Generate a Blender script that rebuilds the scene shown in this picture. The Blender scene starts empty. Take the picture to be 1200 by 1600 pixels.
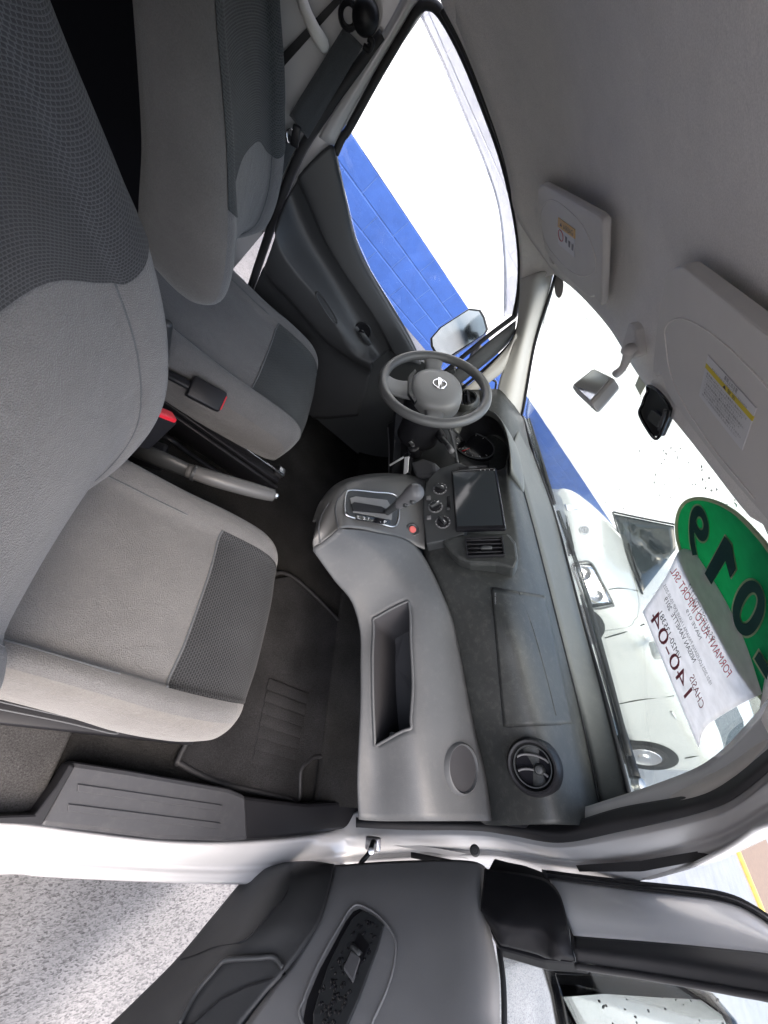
import bpy, bmesh, math, random
from mathutils import Vector as V, Matrix
random.seed(7)
S = bpy.context.scene
COL = S.collection
PI = math.pi

# ------------------------------------------------------------------ camera
FPX = 600.0                       # focal length in pixels of the 1200 x 1600 photograph
CAM = V((0.0, -0.69, 1.09))       # van frame: x forward, y to the van's left, z up, cabin floor at z = 0
def _basis(hd=385.0, roll=22.8, t=665.0):
    r = math.radians(roll)
    n = (math.sin(r), math.cos(r)); h = (math.cos(r), -math.sin(r))
    x = V((-hd*n[0]+t*h[0], -hd*n[1]+t*h[1], FPX)).normalized()
    q = FPX*FPX/hd
    z = -V((q*n[0], q*n[1], FPX)).normalized()
    return x, z.cross(x), z
BX, BY, BZ = _basis()
RT = V((BX[0], BY[0], BZ[0])); DN = V((BX[1], BY[1], BZ[1])); FW = V((BX[2], BY[2], BZ[2]))
cd = bpy.data.cameras.new('camera'); cam = bpy.data.objects.new('camera', cd); COL.objects.link(cam)
cd.sensor_fit = 'VERTICAL'; cd.sensor_height = 36.0; cd.lens = FPX/1600*36.0
cd.clip_start = 0.01; cd.clip_end = 500
mw = Matrix.Identity(4)
for i in range(3):
    mw[i][0] = -DN[i]; mw[i][1] = -RT[i]; mw[i][2] = -FW[i]; mw[i][3] = CAM[i]
cam.matrix_world = mw
S.camera = cam

# ------------------------------------------------------------------ light
SUN_EL, SUN_AZ = 58.0, 250.0      # elevation, compass angle measured from +x towards +y
w = bpy.data.worlds.new('World'); S.world = w; w.use_nodes = True
nt = w.node_tree; bg = nt.nodes['Background']
sky = nt.nodes.new('ShaderNodeTexSky'); sky.sky_type = 'NISHITA'; sky.sun_disc = False
sky.sun_elevation = math.radians(SUN_EL); sky.sun_rotation = math.radians(90-SUN_AZ)
sky.air_density = 1.0; sky.dust_density = 5.0; sky.ozone_density = 1.0
nt.links.new(sky.outputs[0], bg.inputs[0]); bg.inputs[1].default_value = 0.15
sl = bpy.data.lights.new('sun', 'SUN'); so = bpy.data.objects.new('sun', sl); COL.objects.link(so)
sl.energy = 0.6; sl.angle = math.radians(110); sl.color = (1.0, 0.985, 0.965)
e, a = math.radians(SUN_EL), math.radians(SUN_AZ)
sd = V((math.cos(e)*math.cos(a), math.cos(e)*math.sin(a), math.sin(e)))
so.rotation_euler = sd.to_track_quat('Z', 'Y').to_euler(); so.location = sd*20
S.view_settings.view_transform = 'Standard'; S.view_settings.look = 'None'
S.view_settings.exposure = 2.22; S.view_settings.gamma = 1.0
S.render.engine = 'CYCLES'
S.cycles.use_denoising = True
S.cycles.max_bounces = 10; S.cycles.diffuse_bounces = 5; S.cycles.glossy_bounces = 5
S.cycles.transparent_max_bounces = 16; S.cycles.caustics_reflective = False; S.cycles.caustics_refractive = False
S.cycles.sample_clamp_indirect = 6.0

# ------------------------------------------------------------------ pixel -> place helpers
def ray(px, py):
    return RT*(py-800.0) + DN*(600.0-px) + FW*FPX
def X(px, py, x): r = ray(px, py); return CAM + r*((x-CAM.x)/r.x)
def Y(px, py, y): r = ray(px, py); return CAM + r*((y-CAM.y)/r.y)
def Z(px, py, z): r = ray(px, py); return CAM + r*((z-CAM.z)/r.z)
def PL(px, py, p, n): r = ray(px, py); return CAM + r*((V(p)-CAM).dot(V(n))/r.dot(V(n)))
def shield_x(y, z):
    b = .07-.03*(z-.8)/.36; q = (y+.03)/.65
    return 1.30-(z-.80)/.55-b*q*q
def W(px, py, off=0.0):           # on the windscreen, off metres inside it
    r = ray(px, py).normalized(); lo, hi = .1, 4.0
    for _ in range(50):
        m = (lo+hi)/2; p = CAM+r*m
        if p.x+off/.48 > shield_x(p.y, p.z): hi = m
        else: lo = m
    return CAM+r*lo
TH = math.radians(38)             # the passenger door stands open by this angle
DH = V((1.08, -.825, 0)); DD = V((-math.cos(TH), -math.sin(TH), 0)); DNN = V((-math.sin(TH), math.cos(TH), 0))
def D(px, py, o=0.0):             # on the open door, o metres proud of its plane towards the cabin
    return PL(px, py, DH+DNN*o, DNN)

# ------------------------------------------------------------------ mesh helpers
def cr(pts, n, closed=False):
    pts = [V(p) for p in pts]
    if len(pts) == 2: return [pts[0].lerp(pts[1], i/(n-1)) for i in range(n)]
    P = ([pts[-1]]+pts+[pts[0], pts[1]]) if closed else ([pts[0]*2-pts[1]]+pts+[pts[-1]*2-pts[-2]])
    k = len(P)-3
    out = []
    for i in range(n):
        t = i/(n if closed else n-1)*k; s = min(int(t), k-1); f = t-s
        a, b, c, d = P[s:s+4]
        out.append(0.5*((2*b)+(c-a)*f+(2*a-5*b+4*c-d)*f*f+(3*b-a-3*c+d)*f**3))
    return out
def arc(pts, n):                  # the same, evenly spaced
    q = cr(pts, 12*n)
    L = [0]
    for i in range(1, len(q)): L.append(L[-1]+(q[i]-q[i-1]).length)
    out = []; j = 0
    for i in range(n):
        t = L[-1]*i/(n-1)
        while j < len(L)-2 and L[j+1] < t: j += 1
        d = L[j+1]-L[j]
        out.append(q[j].lerp(q[j+1], 0 if d == 0 else min(1, (t-L[j])/d)))
    return out
def loft(curves, nu, nv, even=True, lin=False):
    C = [(arc if even else cr)(c, nu) for c in curves]
    if lin:
        G = []
        for i in range(len(C)-1):
            for k in range(nv): G.append([C[i][j].lerp(C[i+1][j], k/nv) for j in range(nu)])
        G.append(C[-1]); return G
    cols = [cr([C[i][j] for i in range(len(C))], nv) for j in range(nu)]
    return [[cols[j][i] for j in range(nu)] for i in range(nv)]
def link(name, me, mat, parent=None):
    o = bpy.data.objects.new(name, me); COL.objects.link(o)
    if mat: me.materials.append(mat)
    if parent: o.parent = parent; o.matrix_parent_inverse = parent.matrix_world.inverted() if False else Matrix.Translation(-parent.location)
    return o
def mesh(name, vs, fs, mat, parent=None, smooth=True, uvs=None):
    me = bpy.data.meshes.new(name); me.from_pydata([tuple(v) for v in vs], [], fs); me.update()
    if uvs:
        ul = me.uv_layers.new(name='UVMap')
        for lp in me.loops: ul.data[lp.index].uv = uvs[lp.vertex_index]
    if smooth:
        me.polygons.foreach_set('use_smooth', [True]*len(me.polygons))
    return link(name, me, mat, parent)
def solid(o, t, off=-1.0, bev=0):
    m = o.modifiers.new('thick', 'SOLIDIFY'); m.thickness = t; m.offset = off
    if bev: bevel(o, bev)
    return o
def bevel(o, wd, seg=2):
    m = o.modifiers.new('edge', 'BEVEL'); m.width = wd; m.segments = seg; m.limit_method = 'ANGLE'; m.angle_limit = math.radians(35)
    return o
def grid(name, G, mat, parent=None, thick=0, toward=None, closed=False, hole=None, smooth=True, flip=None):
    nv, nu = len(G), len(G[0]); vs = [p for r in G for p in r]; fs = []
    for i in range(nv-1):
        for j in range(nu-(0 if closed else 1)):
            if hole and hole[0] <= i < hole[1] and hole[2] <= j < hole[3]: continue
            k = (j+1) % nu
            fs.append((i*nu+j, i*nu+k, (i+1)*nu+k, (i+1)*nu+j))
    if flip is None:
        tgt = toward or CAM; s = 0
        for f in fs[::max(1, len(fs)//60)]:
            a, b, c, d = [vs[q] for q in f]; n = (c-a).cross(d-b)
            s += n.dot(tgt-(a+c)/2)
        flip = s < 0
    if flip: fs = [f[::-1] for f in fs]
    uv = []; mr, mc = nv//2, nu//2
    U = [0]; Vv = [0]
    for j in range(1, nu): U.append(U[-1]+(G[mr][j]-G[mr][j-1]).length)
    for i in range(1, nv): Vv.append(Vv[-1]+(G[i][mc]-G[i-1][mc]).length)
    for i in range(nv):
        for j in range(nu): uv.append((U[j], Vv[i]))
    o = mesh(name, vs, fs, mat, parent, smooth, uv)
    if thick: solid(o, thick)
    return o
def plate(name, outline, mat, parent=None, thick=.01, bev=0, normal=None, smooth=False):
    """flat or slightly curved outline -> slab that grows away from the camera"""
    vs = [V(p) for p in outline]; c = sum(vs, V())/len(vs)
    bm = bmesh.new(); bv = [bm.verts.new(v) for v in vs]; f = bm.faces.new(bv); f.normal_update()
    n = normal and V(normal).normalized() or f.normal.copy()
    if n.dot(CAM-c) < 0 and not normal: n.negate()
    r = bmesh.ops.extrude_face_region(bm, geom=[f])
    for q in r['geom']:
        if isinstance(q, bmesh.types.BMVert): q.co -= n*thick
    bmesh.ops.recalc_face_normals(bm, faces=bm.faces)
    if len(vs) > 4:
        big = [q for q in bm.faces if len(q.verts) > 4]
        bmesh.ops.triangulate(bm, faces=big)
    me = bpy.data.meshes.new(name); bm.to_mesh(me); bm.free()
    o = link(name, me, mat, parent)
    if bev: bevel(o, bev)
    return o
def frame_from(xd, zd):
    z = V(zd).normalized(); x = V(xd); x = (x-z*x.dot(z)).normalized(); y = z.cross(x)
    return Matrix((x, y, z)).transposed()
def box(name, c, size, mat, parent=None, R=None, bev=.003, seg=2, taper=None):
    bm = bmesh.new(); bmesh.ops.create_cube(bm, size=1.0)
    for v in bm.verts:
        t = taper if (taper and v.co.z > 0) else 1
        v.co = V((v.co.x*size[0]*t, v.co.y*size[1]*t, v.co.z*size[2]))
    if bev: bmesh.ops.bevel(bm, geom=list(bm.edges), offset=bev, segments=seg, affect='EDGES', profile=.5)
    if R is not None: bmesh.ops.rotate(bm, verts=bm.verts, matrix=R)
    bmesh.ops.translate(bm, verts=bm.verts, vec=V(c))
    me = bpy.data.meshes.new(name); bm.to_mesh(me); bm.free()
    me.polygons.foreach_set('use_smooth', [seg > 1 and bev > 0]*len(me.polygons))
    o = link(name, me, mat, parent)
    return o
def lathe(name, prof, c, axis, mat, parent=None, seg=40, xd=None, arcdeg=360):
    ax = V(axis).normalized(); xd = xd or (V((0, 0, 1)) if abs(ax.z) < .9 else V((1, 0, 0)))
    R = frame_from(xd, ax); vs = []; fs = []; n = len(prof)
    for k in range(seg):
        t = 2*PI*k/seg
        for r, h in prof: vs.append(V(c)+R@V((r*math.cos(t), r*math.sin(t), h)))
    for k in range(seg):
        q = (k+1) % seg
        for i in range(n-1): fs.append((k*n+i, q*n+i, q*n+i+1, k*n+i+1))
    o = mesh(name, vs, fs, mat, parent)
    bm = bmesh.new(); bm.from_mesh(o.data); bmesh.ops.remove_doubles(bm, verts=bm.verts, dist=1e-6)
    bmesh.ops.recalc_face_normals(bm, faces=bm.faces); bm.to_mesh(o.data); bm.free()
    m = o.modifiers.new('split', 'EDGE_SPLIT'); m.split_angle = math.radians(40)
    return o
def tube(name, pts, r, mat, parent=None, seg=10, closed=False, n=None, sx=1.0, up=None, cap=True):
    """round or oval bar along pts; r one radius or one per point"""
    n = n or max(8, len(pts)*6)
    P = cr(pts, n, closed)
    rr = r if isinstance(r, (list, tuple)) else [r]*len(pts)
    Rr = [p.x for p in cr([V((q, 0, 0)) for q in rr], n, closed)]
    vs = []; fs = []; prev = None
    for i, p in enumerate(P):
        a = P[i-1] if (i > 0 or closed) else p; b = P[(i+1) % n] if (i < n-1 or closed) else p
        t = (b-a).normalized()
        u = up or prev or (V((0, 0, 1)) if abs(t.z) < .9 else V((1, 0, 0)))
        u = (V(u)-t*V(u).dot(t)).normalized(); prev = u; s = t.cross(u)
        for k in range(seg):
            th = 2*PI*k/seg
            vs.append(p+u*(Rr[i]*math.cos(th))+s*(Rr[i]*sx*math.sin(th)))
    for i in range(n if closed else n-1):
        j = (i+1) % n
        for k in range(seg):
            q = (k+1) % seg
            fs.append((i*seg+k, i*seg+q, j*seg+q, j*seg+k))
    if cap and not closed:
        fs.append(tuple(range(seg))[::-1]); fs.append(tuple((n-1)*seg+k for k in range(seg)))
    o = mesh(name, vs, fs, mat, parent)
    bm = bmesh.new(); bm.from_mesh(o.data); bmesh.ops.recalc_face_normals(bm, faces=bm.faces); bm.to_mesh(o.data); bm.free()
    return o
def ribbon(name, pts, wd, mat, parent=None, up=(0, 1, 0), thick=.002, n=None):
    n = n or len(pts)*6; P = cr(pts, n); A = []; B = []
    for i, p in enumerate(P):
        t = (P[min(i+1, n-1)]-P[max(i-1, 0)]).normalized(); s = t.cross(V(up)).normalized()
        A.append(p+s*wd/2); B.append(p-s*wd/2)
    return grid(name, [A, B], mat, parent, thick)
def thing(name, label, cat, loc=(0, 0, 0), group=None):
    o = bpy.data.objects.new(name, None); COL.objects.link(o); o.location = V(loc)
    o['label'] = label; o['category'] = cat; o.empty_display_size = .05
    if group: o['group'] = group
    return o
def tag(o, label, cat, group=None, kind=None):
    o['label'] = label; o['category'] = cat
    if group: o['group'] = group
    if kind: o['kind'] = kind
    return o
def part(o, label): o['label'] = label; return o
def text(name, s, place, mat, parent, offset=0.0, spacing=1.0, res=3):
    """letters as a flat mesh; place(u, v) maps text units (u 0..1 along, v 0..1 cap height) to a point"""
    cu = bpy.data.curves.new(name, 'FONT'); cu.body = s; cu.size = 1.0; cu.space_character = spacing; cu.resolution_u = res
    to = bpy.data.objects.new(name, cu); COL.objects.link(to)
    dg = bpy.context.evaluated_depsgraph_get(); dg.update()
    xs0 = [v.co.x for v in bpy.data.meshes.new_from_object(to.evaluated_get(dg)).vertices]
    lo, hi = (min(xs0), max(xs0)) if xs0 else (0, 1)
    if offset: cu.offset = offset
    dg = bpy.context.evaluated_depsgraph_get(); dg.update()
    me = bpy.data.meshes.new_from_object(to.evaluated_get(dg))
    bpy.data.objects.remove(to)
    for v in me.vertices: v.co = place((v.co.x-lo)/(hi-lo), v.co.y/.73)
    me.materials.clear()
    return link(name, me, mat, parent)

# ------------------------------------------------------------------ materials
def N(t, typ, **k):
    n = t.nodes.new(typ)
    for a, b in k.items():
        if a in n.inputs: n.inputs[a].default_value = b
        else: setattr(n, a, b)
    return n
def base(name):
    m = bpy.data.materials.new(name); m.use_nodes = True
    return m, m.node_tree, m.node_tree.nodes['Principled BSDF']
def ramp(t, fac, stops):
    r = t.nodes.new('ShaderNodeValToRGB'); t.links.new(fac, r.inputs[0])
    el = r.color_ramp.elements
    while len(el) < len(stops): el.new(.5)
    for e_, (p, c) in zip(el, stops): e_.position = p; e_.color = (*c, 1) if len(c) == 3 else c
    return r
def mul(c, k): return tuple(q*k for q in c)
def plastic(name, col, rough=.5, grain=900, bump=.12, vary=.12, spec=.38, dust=0.0, coat=0.0):
    m, t, b = base(name); tc = N(t, 'ShaderNodeTexCoord')
    n1 = N(t, 'ShaderNodeTexNoise', Scale=5.0, Detail=6.0, Roughness=.65); t.links.new(tc.outputs['Object'], n1.inputs['Vector'])
    r = ramp(t, n1.outputs[0], [(.3, mul(col, 1-vary)), (.7, mul(col, 1+vary))])
    out = r.outputs[0]
    if dust:
        n3 = N(t, 'ShaderNodeTexNoise', Scale=60.0, Detail=8.0, Roughness=.75); t.links.new(tc.outputs['Object'], n3.inputs['Vector'])
        rr = ramp(t, n3.outputs[0], [(.5, (0, 0, 0)), (.75, (dust,)*3)])
        mx = N(t, 'ShaderNodeMixRGB'); mx.inputs[2].default_value = (.42, .4, .37, 1)
        t.links.new(rr.outputs[0], mx.inputs[0]); t.links.new(out, mx.inputs[1]); out = mx.outputs[0]
    t.links.new(out, b.inputs['Base Color'])
    n2 = N(t, 'ShaderNodeTexNoise', Scale=float(grain), Detail=2.0); t.links.new(tc.outputs['Object'], n2.inputs['Vector'])
    bp = N(t, 'ShaderNodeBump', Strength=bump, Distance=.001); t.links.new(n2.outputs[0], bp.inputs['Height']); t.links.new(bp.outputs[0], b.inputs['Normal'])
    rr = ramp(t, n1.outputs[0], [(.3, (rough-.06,)*3), (.75, (rough+.08,)*3)]); t.links.new(rr.outputs[0], b.inputs['Roughness'])
    b.inputs['Specular IOR Level'].default_value = spec; b.inputs['Coat Weight'].default_value = coat; b.inputs['Coat Roughness'].default_value = .08
    return m
def fabric(name, col, scale=700.0, bump=.5, vary=.1, fuzz=0.0):
    m, t, b = base(name); tc = N(t, 'ShaderNodeTexCoord')
    n1 = N(t, 'ShaderNodeTexNoise', Scale=9.0, Detail=7.0, Roughness=.7); t.links.new(tc.outputs['Object'], n1.inputs['Vector'])
    r = ramp(t, n1.outputs[0], [(.3, mul(col, 1-vary)), (.7, mul(col, 1+vary))])
    n2 = N(t, 'ShaderNodeTexVoronoi', Scale=scale) if not fuzz else N(t, 'ShaderNodeTexNoise', Scale=scale, Detail=4.0, Roughness=.8)
    t.links.new(tc.outputs['Object'], n2.inputs['Vector'])
    mx = N(t, 'ShaderNodeMixRGB', blend_type='MULTIPLY'); mx.inputs[0].default_value = .5 if not fuzz else .8
    r2 = ramp(t, n2.outputs[0], [(.1, (.62,)*3), (.75, (1.25,)*3)])
    t.links.new(r.outputs[0], mx.inputs[1]); t.links.new(r2.outputs[0], mx.inputs[2]); t.links.new(mx.outputs[0], b.inputs['Base Color'])
    n3 = N(t, 'ShaderNodeTexNoise', Scale=17.0, Detail=3.0, Distortion=.8); t.links.new(tc.outputs['Object'], n3.inputs['Vector'])
    bq = N(t, 'ShaderNodeBump', Strength=.35, Distance=.012); t.links.new(n3.outputs[0], bq.inputs['Height'])
    bp = N(t, 'ShaderNodeBump', Strength=bump, Distance=.0015); t.links.new(n2.outputs[0], bp.inputs['Height']); t.links.new(bq.outputs[0], bp.inputs['Normal']); t.links.new(bp.outputs[0], b.inputs['Normal'])
    b.inputs['Roughness'].default_value = .9; b.inputs['Specular IOR Level'].default_value = .25
    b.inputs['Sheen Weight'].default_value = .25; b.inputs['Sheen Roughness'].default_value = .5
    return m
def slotted(name, col, dark, u=.0105, v=.0062):
    """dark seat cloth with rows of small woven slots, laid out on the cloth's own UVs (metres)"""
    m, t, b = base(name); tc = N(t, 'ShaderNodeTexCoord')
    br = N(t, 'ShaderNodeTexBrick', Scale=1.0); br.offset = .5
    br.inputs['Brick Width'].default_value = u; br.inputs['Row Height'].default_value = v
    br.inputs['Mortar Size'].default_value = u*.14; br.inputs['Mortar Smooth'].default_value = .6
    br.inputs['Color1'].default_value = (*dark, 1); br.inputs['Color2'].default_value = (*mul(dark, 1.25), 1); br.inputs['Mortar'].default_value = (*col, 1)
    t.links.new(tc.outputs['UV'], br.inputs['Vector'])
    n1 = N(t, 'ShaderNodeTexNoise', Scale=9.0, Detail=5.0); t.links.new(tc.outputs['Object'], n1.inputs['Vector'])
    r = ramp(t, n1.outputs[0], [(.3, (.85,)*3), (.7, (1.15,)*3)])
    mx = N(t, 'ShaderNodeMixRGB', blend_type='MULTIPLY'); mx.inputs[0].default_value = 1
    t.links.new(br.outputs[0], mx.inputs[1]); t.links.new(r.outputs[0], mx.inputs[2]); t.links.new(mx.outputs[0], b.inputs['Base Color'])
    bp = N(t, 'ShaderNodeBump', Strength=.7, Distance=.002); t.links.new(br.outputs['Fac'], bp.inputs['Height']); t.links.new(bp.outputs[0], b.inputs['Normal'])
    b.inputs['Roughness'].default_value = .9; b.inputs['Sheen Weight'].default_value = .08; b.inputs['Specular IOR Level'].default_value = .2
    return m
def carpet(name, col, speck=.25):
    m, t, b = base(name); tc = N(t, 'ShaderNodeTexCoord')
    n2 = N(t, 'ShaderNodeTexNoise', Scale=330.0, Detail=6.0, Roughness=.8); t.links.new(tc.outputs['Object'], n2.inputs['Vector'])
    n1 = N(t, 'ShaderNodeTexNoise', Scale=7.0, Detail=5.0); t.links.new(tc.outputs['Object'], n1.inputs['Vector'])
    r = ramp(t, n2.outputs[0], [(.3, mul(col, .35)), (.6, mul(col, 1.3)), (.8, mul(col, 2.6))])
    r1 = ramp(t, n1.outputs[0], [(.35, (.7,)*3), (.7, (1.3,)*3)])
    mx = N(t, 'ShaderNodeMixRGB', blend_type='MULTIPLY'); mx.inputs[0].default_value = 1
    t.links.new(r.outputs[0], mx.inputs[1]); t.links.new(r1.outputs[0], mx.inputs[2]); t.links.new(mx.outputs[0], b.inputs['Base Color'])
    bp = N(t, 'ShaderNodeBump', Strength=1.0, Distance=.004); t.links.new(n2.outputs[0], bp.inputs['Height']); t.links.new(bp.outputs[0], b.inputs['Normal'])
    b.inputs['Roughness'].default_value = 1; b.inputs['Specular IOR Level'].default_value = .1
    return m
def paint(name, col, rough=.25, coat=.6):
    m, t, b = base(name); tc = N(t, 'ShaderNodeTexCoord')
    n1 = N(t, 'ShaderNodeTexNoise', Scale=3.0, Detail=8.0, Roughness=.7); t.links.new(tc.outputs['Object'], n1.inputs['Vector'])
    r = ramp(t, n1.outputs[0], [(.3, mul(col, .93)), (.65, col)])
    t.links.new(r.outputs[0], b.inputs['Base Color'])
    b.inputs['Roughness'].default_value = rough; b.inputs['Coat Weight'].default_value = coat; b.inputs['Coat Roughness'].default_value = .06
    return m
def metal(name, col, rough=.25):
    m, t, b = base(name); b.inputs['Base Color'].default_value = (*col, 1); b.inputs['Metallic'].default_value = 1
    n1 = N(t, 'ShaderNodeTexNoise', Scale=120.0, Detail=4.0); r = ramp(t, n1.outputs[0], [(.3, (max(0, rough-.05),)*3), (.7, (rough+.08,)*3)])
    t.links.new(r.outputs[0], b.inputs['Roughness']); return m
def glass(name, tint=(1, 1, 1), gl=.08, drops=0.0):
    m = bpy.data.materials.new(name); m.use_nodes = True; t = m.node_tree; t.nodes.clear()
    out = t.nodes.new('ShaderNodeOutputMaterial'); tr = N(t, 'ShaderNodeBsdfTransparent'); tr.inputs[0].default_value = (*tint, 1)
    g = N(t, 'ShaderNodeBsdfGlossy'); g.inputs['Roughness'].default_value = .02
    fr = N(t, 'ShaderNodeFresnel', IOR=1.45); mu = N(t, 'ShaderNodeMath', operation='MULTIPLY'); mu.inputs[1].default_value = gl*10
    mu.use_clamp = True
    t.links.new(fr.outputs[0], mu.inputs[0]); mx = N(t, 'ShaderNodeMixShader')
    t.links.new(mu.outputs[0], mx.inputs[0]); t.links.new(tr.outputs[0], mx.inputs[1]); t.links.new(g.outputs[0], mx.inputs[2])
    t.links.new(mx.outputs[0], out.inputs[0])
    return m
def flat(name, col, rough=.6, spec=.4):
    m, t, b = base(name); b.inputs['Base Color'].default_value = (*col, 1); b.inputs['Roughness'].default_value = rough; b.inputs['Specular IOR Level'].default_value = spec
    return m
M = {}
M['headliner'] = fabric('headliner_cloth', (.84, .82, .79), 520, .25, .05, fuzz=1)
M['visor'] = plastic('visor_vinyl', (.70, .685, .66), .6, 500, .15, .05)
M['trim_light'] = plastic('light_trim', (.46, .445, .42), .5, 700, .12, .06)
M['seat'] = fabric('seat_cloth', (.098, .0965, .097), 560, .7, .12)
M['seat_side'] = fabric('seat_felt', (.112, .106, .101), 420, .8, .12, fuzz=1)
M['slot'] = slotted('seat_slotted_cloth', (.042, .044, .047), (.013, .0135, .015), .0068, .0044)
M['slot_back'] = slotted('backrest_slotted_cloth', (.066, .069, .074), (.024, .025, .028), .0036, .0027)
M['void'] = plastic('dark_cargo_trim', (.011, .011, .014), .8, 300, .1, .1, spec=.05)
M['ribbed'] = slotted('seat_ribbed_cloth', (.055, .060, .062), (.026, .029, .030), .008, .0036)
M['dark_cloth'] = fabric('dark_cloth', (.055, .06, .066), 700, .4, .08)
M['dash'] = plastic('dash_plastic', (.026, .028, .028), .46, 420, .4, .25, dust=.07)
M['dash_top'] = plastic('dash_top_plastic', (.078, .082, .080), .5, 700, .2, .1, dust=.05)
M['gray'] = plastic('gray_plastic', (.064, .067, .072), .52, 420, .32, .1, dust=.04)
M['gray_dark'] = plastic('dark_gray_plastic', (.10, .10, .105), .5, 800, .15, .08)
M['panel'] = plastic('charcoal_plastic', (.032, .034, .036), .4, 800, .15, .1)
M['black'] = plastic('black_plastic', (.011, .011, .013), .42, 800, .12, .15, spec=.25)
M['gloss_black'] = plastic('gloss_black', (.008, .008, .010), .12, 300, .02, .1)
M['rubber'] = plastic('black_rubber', (.018, .018, .020), .6, 500, .15, .2)
M['scuff'] = plastic('scuff_plastic', (.036, .037, .042), .45, 900, .25, .1, dust=.04)
M['door_gray'] = plastic('door_gray_plastic', (.185, .184, .187), .5, 900, .2, .06)
M['door_dark'] = plastic('door_dark_plastic', (.032, .033, .035), .45, 900, .25, .1)
M['wheel'] = plastic('wheel_vinyl', (.16, .16, .16), .42, 900, .12, .06)
M['rim'] = plastic('rim_vinyl', (.085, .085, .085), .38, 900, .15, .08)
M['console'] = plastic('console_trim', (.085, .084, .083), .36, 600, .1, .08)
M['recess'] = plastic('recess_gray', (.028, .028, .032), .7, 700, .1, .08)
M['carpet'] = carpet('black_carpet', (.026, .0255, .0255))
M['carpet_gray'] = carpet('gray_carpet', (.07, .068, .068))
M['mat'] = carpet('mat_pile', (.026, .026, .028))
M['paint'] = paint('white_paint', (.50, .498, .506))
M['car_white'] = paint('car_white_paint', (.42, .44, .43), .22, .8)
M['glass'] = glass('window_glass', (.97, .99, .98), .06)
M['screen_glass'] = glass('windscreen_glass', (.95, .985, .965), .05)
M['smoke'] = glass('smoked_acrylic', (.62, .62, .66), .08)
M['car_glass'] = flat('car_tinted_glass', (.015, .02, .022), .03, .6)
M['mirror'] = metal('mirror_silver', (.9, .92, .92), .0)
M['chrome'] = metal('chrome', (.8, .8, .82), .12)
M['steel'] = metal('steel', (.55, .55, .57), .3)
M['red'] = flat('red_button', (.62, .02, .035), .35)
M['pinkred'] = flat('pink_red_button', (.55, .12, .11), .4)
M['sticker'] = flat('sticker_white', (.75, .75, .76), .5)
M['yellow'] = flat('sticker_yellow', (.75, .60, .03), .5)
M['orange'] = flat('sticker_orange', (.75, .45, .10), .5)
M['ink'] = flat('black_ink', (.03, .03, .035), .6)
M['ink_gray'] = flat('gray_ink', (.22, .22, .24), .6)
M['ink_red'] = flat('red_ink', (.55, .03, .06), .6)
M['ink_maroon'] = flat('maroon_ink', (.22, .05, .07), .6)
M['white_print'] = flat('white_print', (.65, .65, .66), .5)
# ================================================================== SETTING
GZ = -.43
def ground_mat():
    m, t, b = base('wet_pebble_concrete'); tc = N(t, 'ShaderNodeTexCoord')
    mp = N(t, 'ShaderNodeMapping'); mp.inputs['Rotation'].default_value = (0, 0, .6); mp.inputs['Scale'].default_value = (1, 2.2, 1)
    t.links.new(tc.outputs['Object'], mp.inputs[0])
    v = N(t, 'ShaderNodeTexVoronoi', Scale=150.0, Randomness=1.0); t.links.new(mp.outputs[0], v.inputs['Vector'])
    sep = N(t, 'ShaderNodeSeparateColor'); t.links.new(v.outputs['Color'], sep.inputs[0])
    r = ramp(t, sep.outputs[0], [(.0, (.075, .07, .07)), (.17, (.145, .139, .138)), (.45, (.195, .188, .186)), (.8, (.225, .218, .215))])
    v2 = N(t, 'ShaderNodeTexVoronoi', Scale=260.0); t.links.new(mp.outputs[0], v2.inputs['Vector'])
    sp2 = N(t, 'ShaderNodeSeparateColor'); t.links.new(v2.outputs['Color'], sp2.inputs[0])
    r2 = ramp(t, sp2.outputs[0], [(.0, (.55,)*3), (.35, (1,)*3)])
    n = N(t, 'ShaderNodeTexNoise', Scale=2.2, Detail=6.0); t.links.new(tc.outputs['Object'], n.inputs['Vector'])
    r3 = ramp(t, n.outputs[0], [(.35, (.75,)*3), (.65, (1.1,)*3)])
    m1 = N(t, 'ShaderNodeMixRGB', blend_type='MULTIPLY'); m1.inputs[0].default_value = 1
    m2 = N(t, 'ShaderNodeMixRGB', blend_type='MULTIPLY'); m2.inputs[0].default_value = 1
    t.links.new(r.outputs[0], m1.inputs[1]); t.links.new(r2.outputs[0], m1.inputs[2])
    t.links.new(m1.outputs[0], m2.inputs[1]); t.links.new(r3.outputs[0], m2.inputs[2]); t.links.new(m2.outputs[0], b.inputs['Base Color'])
    bp = N(t, 'ShaderNodeBump', Strength=.12, Distance=.003); t.links.new(v.outputs['Distance'], bp.inputs['Height']); t.links.new(bp.outputs[0], b.inputs['Normal'])
    b.inputs['Roughness'].default_value = .35
    return m
M['ground'] = ground_mat()
g = mesh('ground', [V((-60, -60, GZ)), V((60, -60, GZ)), V((60, 60, GZ)), V((-60, 60, GZ))], [(0, 1, 2, 3)], M['ground'], None, False)
g['kind'] = 'structure'
M['dirt'] = plastic('brown_dirt', (.15, .105, .075), .9, 60, .5, .25)
M['kerb_yellow'] = plastic('kerb_yellow_paint', (.42, .30, .07), .6, 200, .3, .2)
ka, kb = Z(1150, 1330, GZ), Z(1185, 1415, GZ)
kd = (kb-ka).normalized(); kn = V((-kd.y, kd.x, 0))
if kn.dot(ka-CAM) < 0: kn.negate()
kl = (kb-ka).length
tag(box('kerb', (ka+kb)/2+V((0, 0, .05)), (kl*9, .22, .14), M['kerb_yellow'], None, frame_from(kd, (0, 0, 1)), .02), 'yellow painted kerb far off beyond the open door', 'kerb')
q0 = (ka+kb)/2+kn*.115
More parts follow.
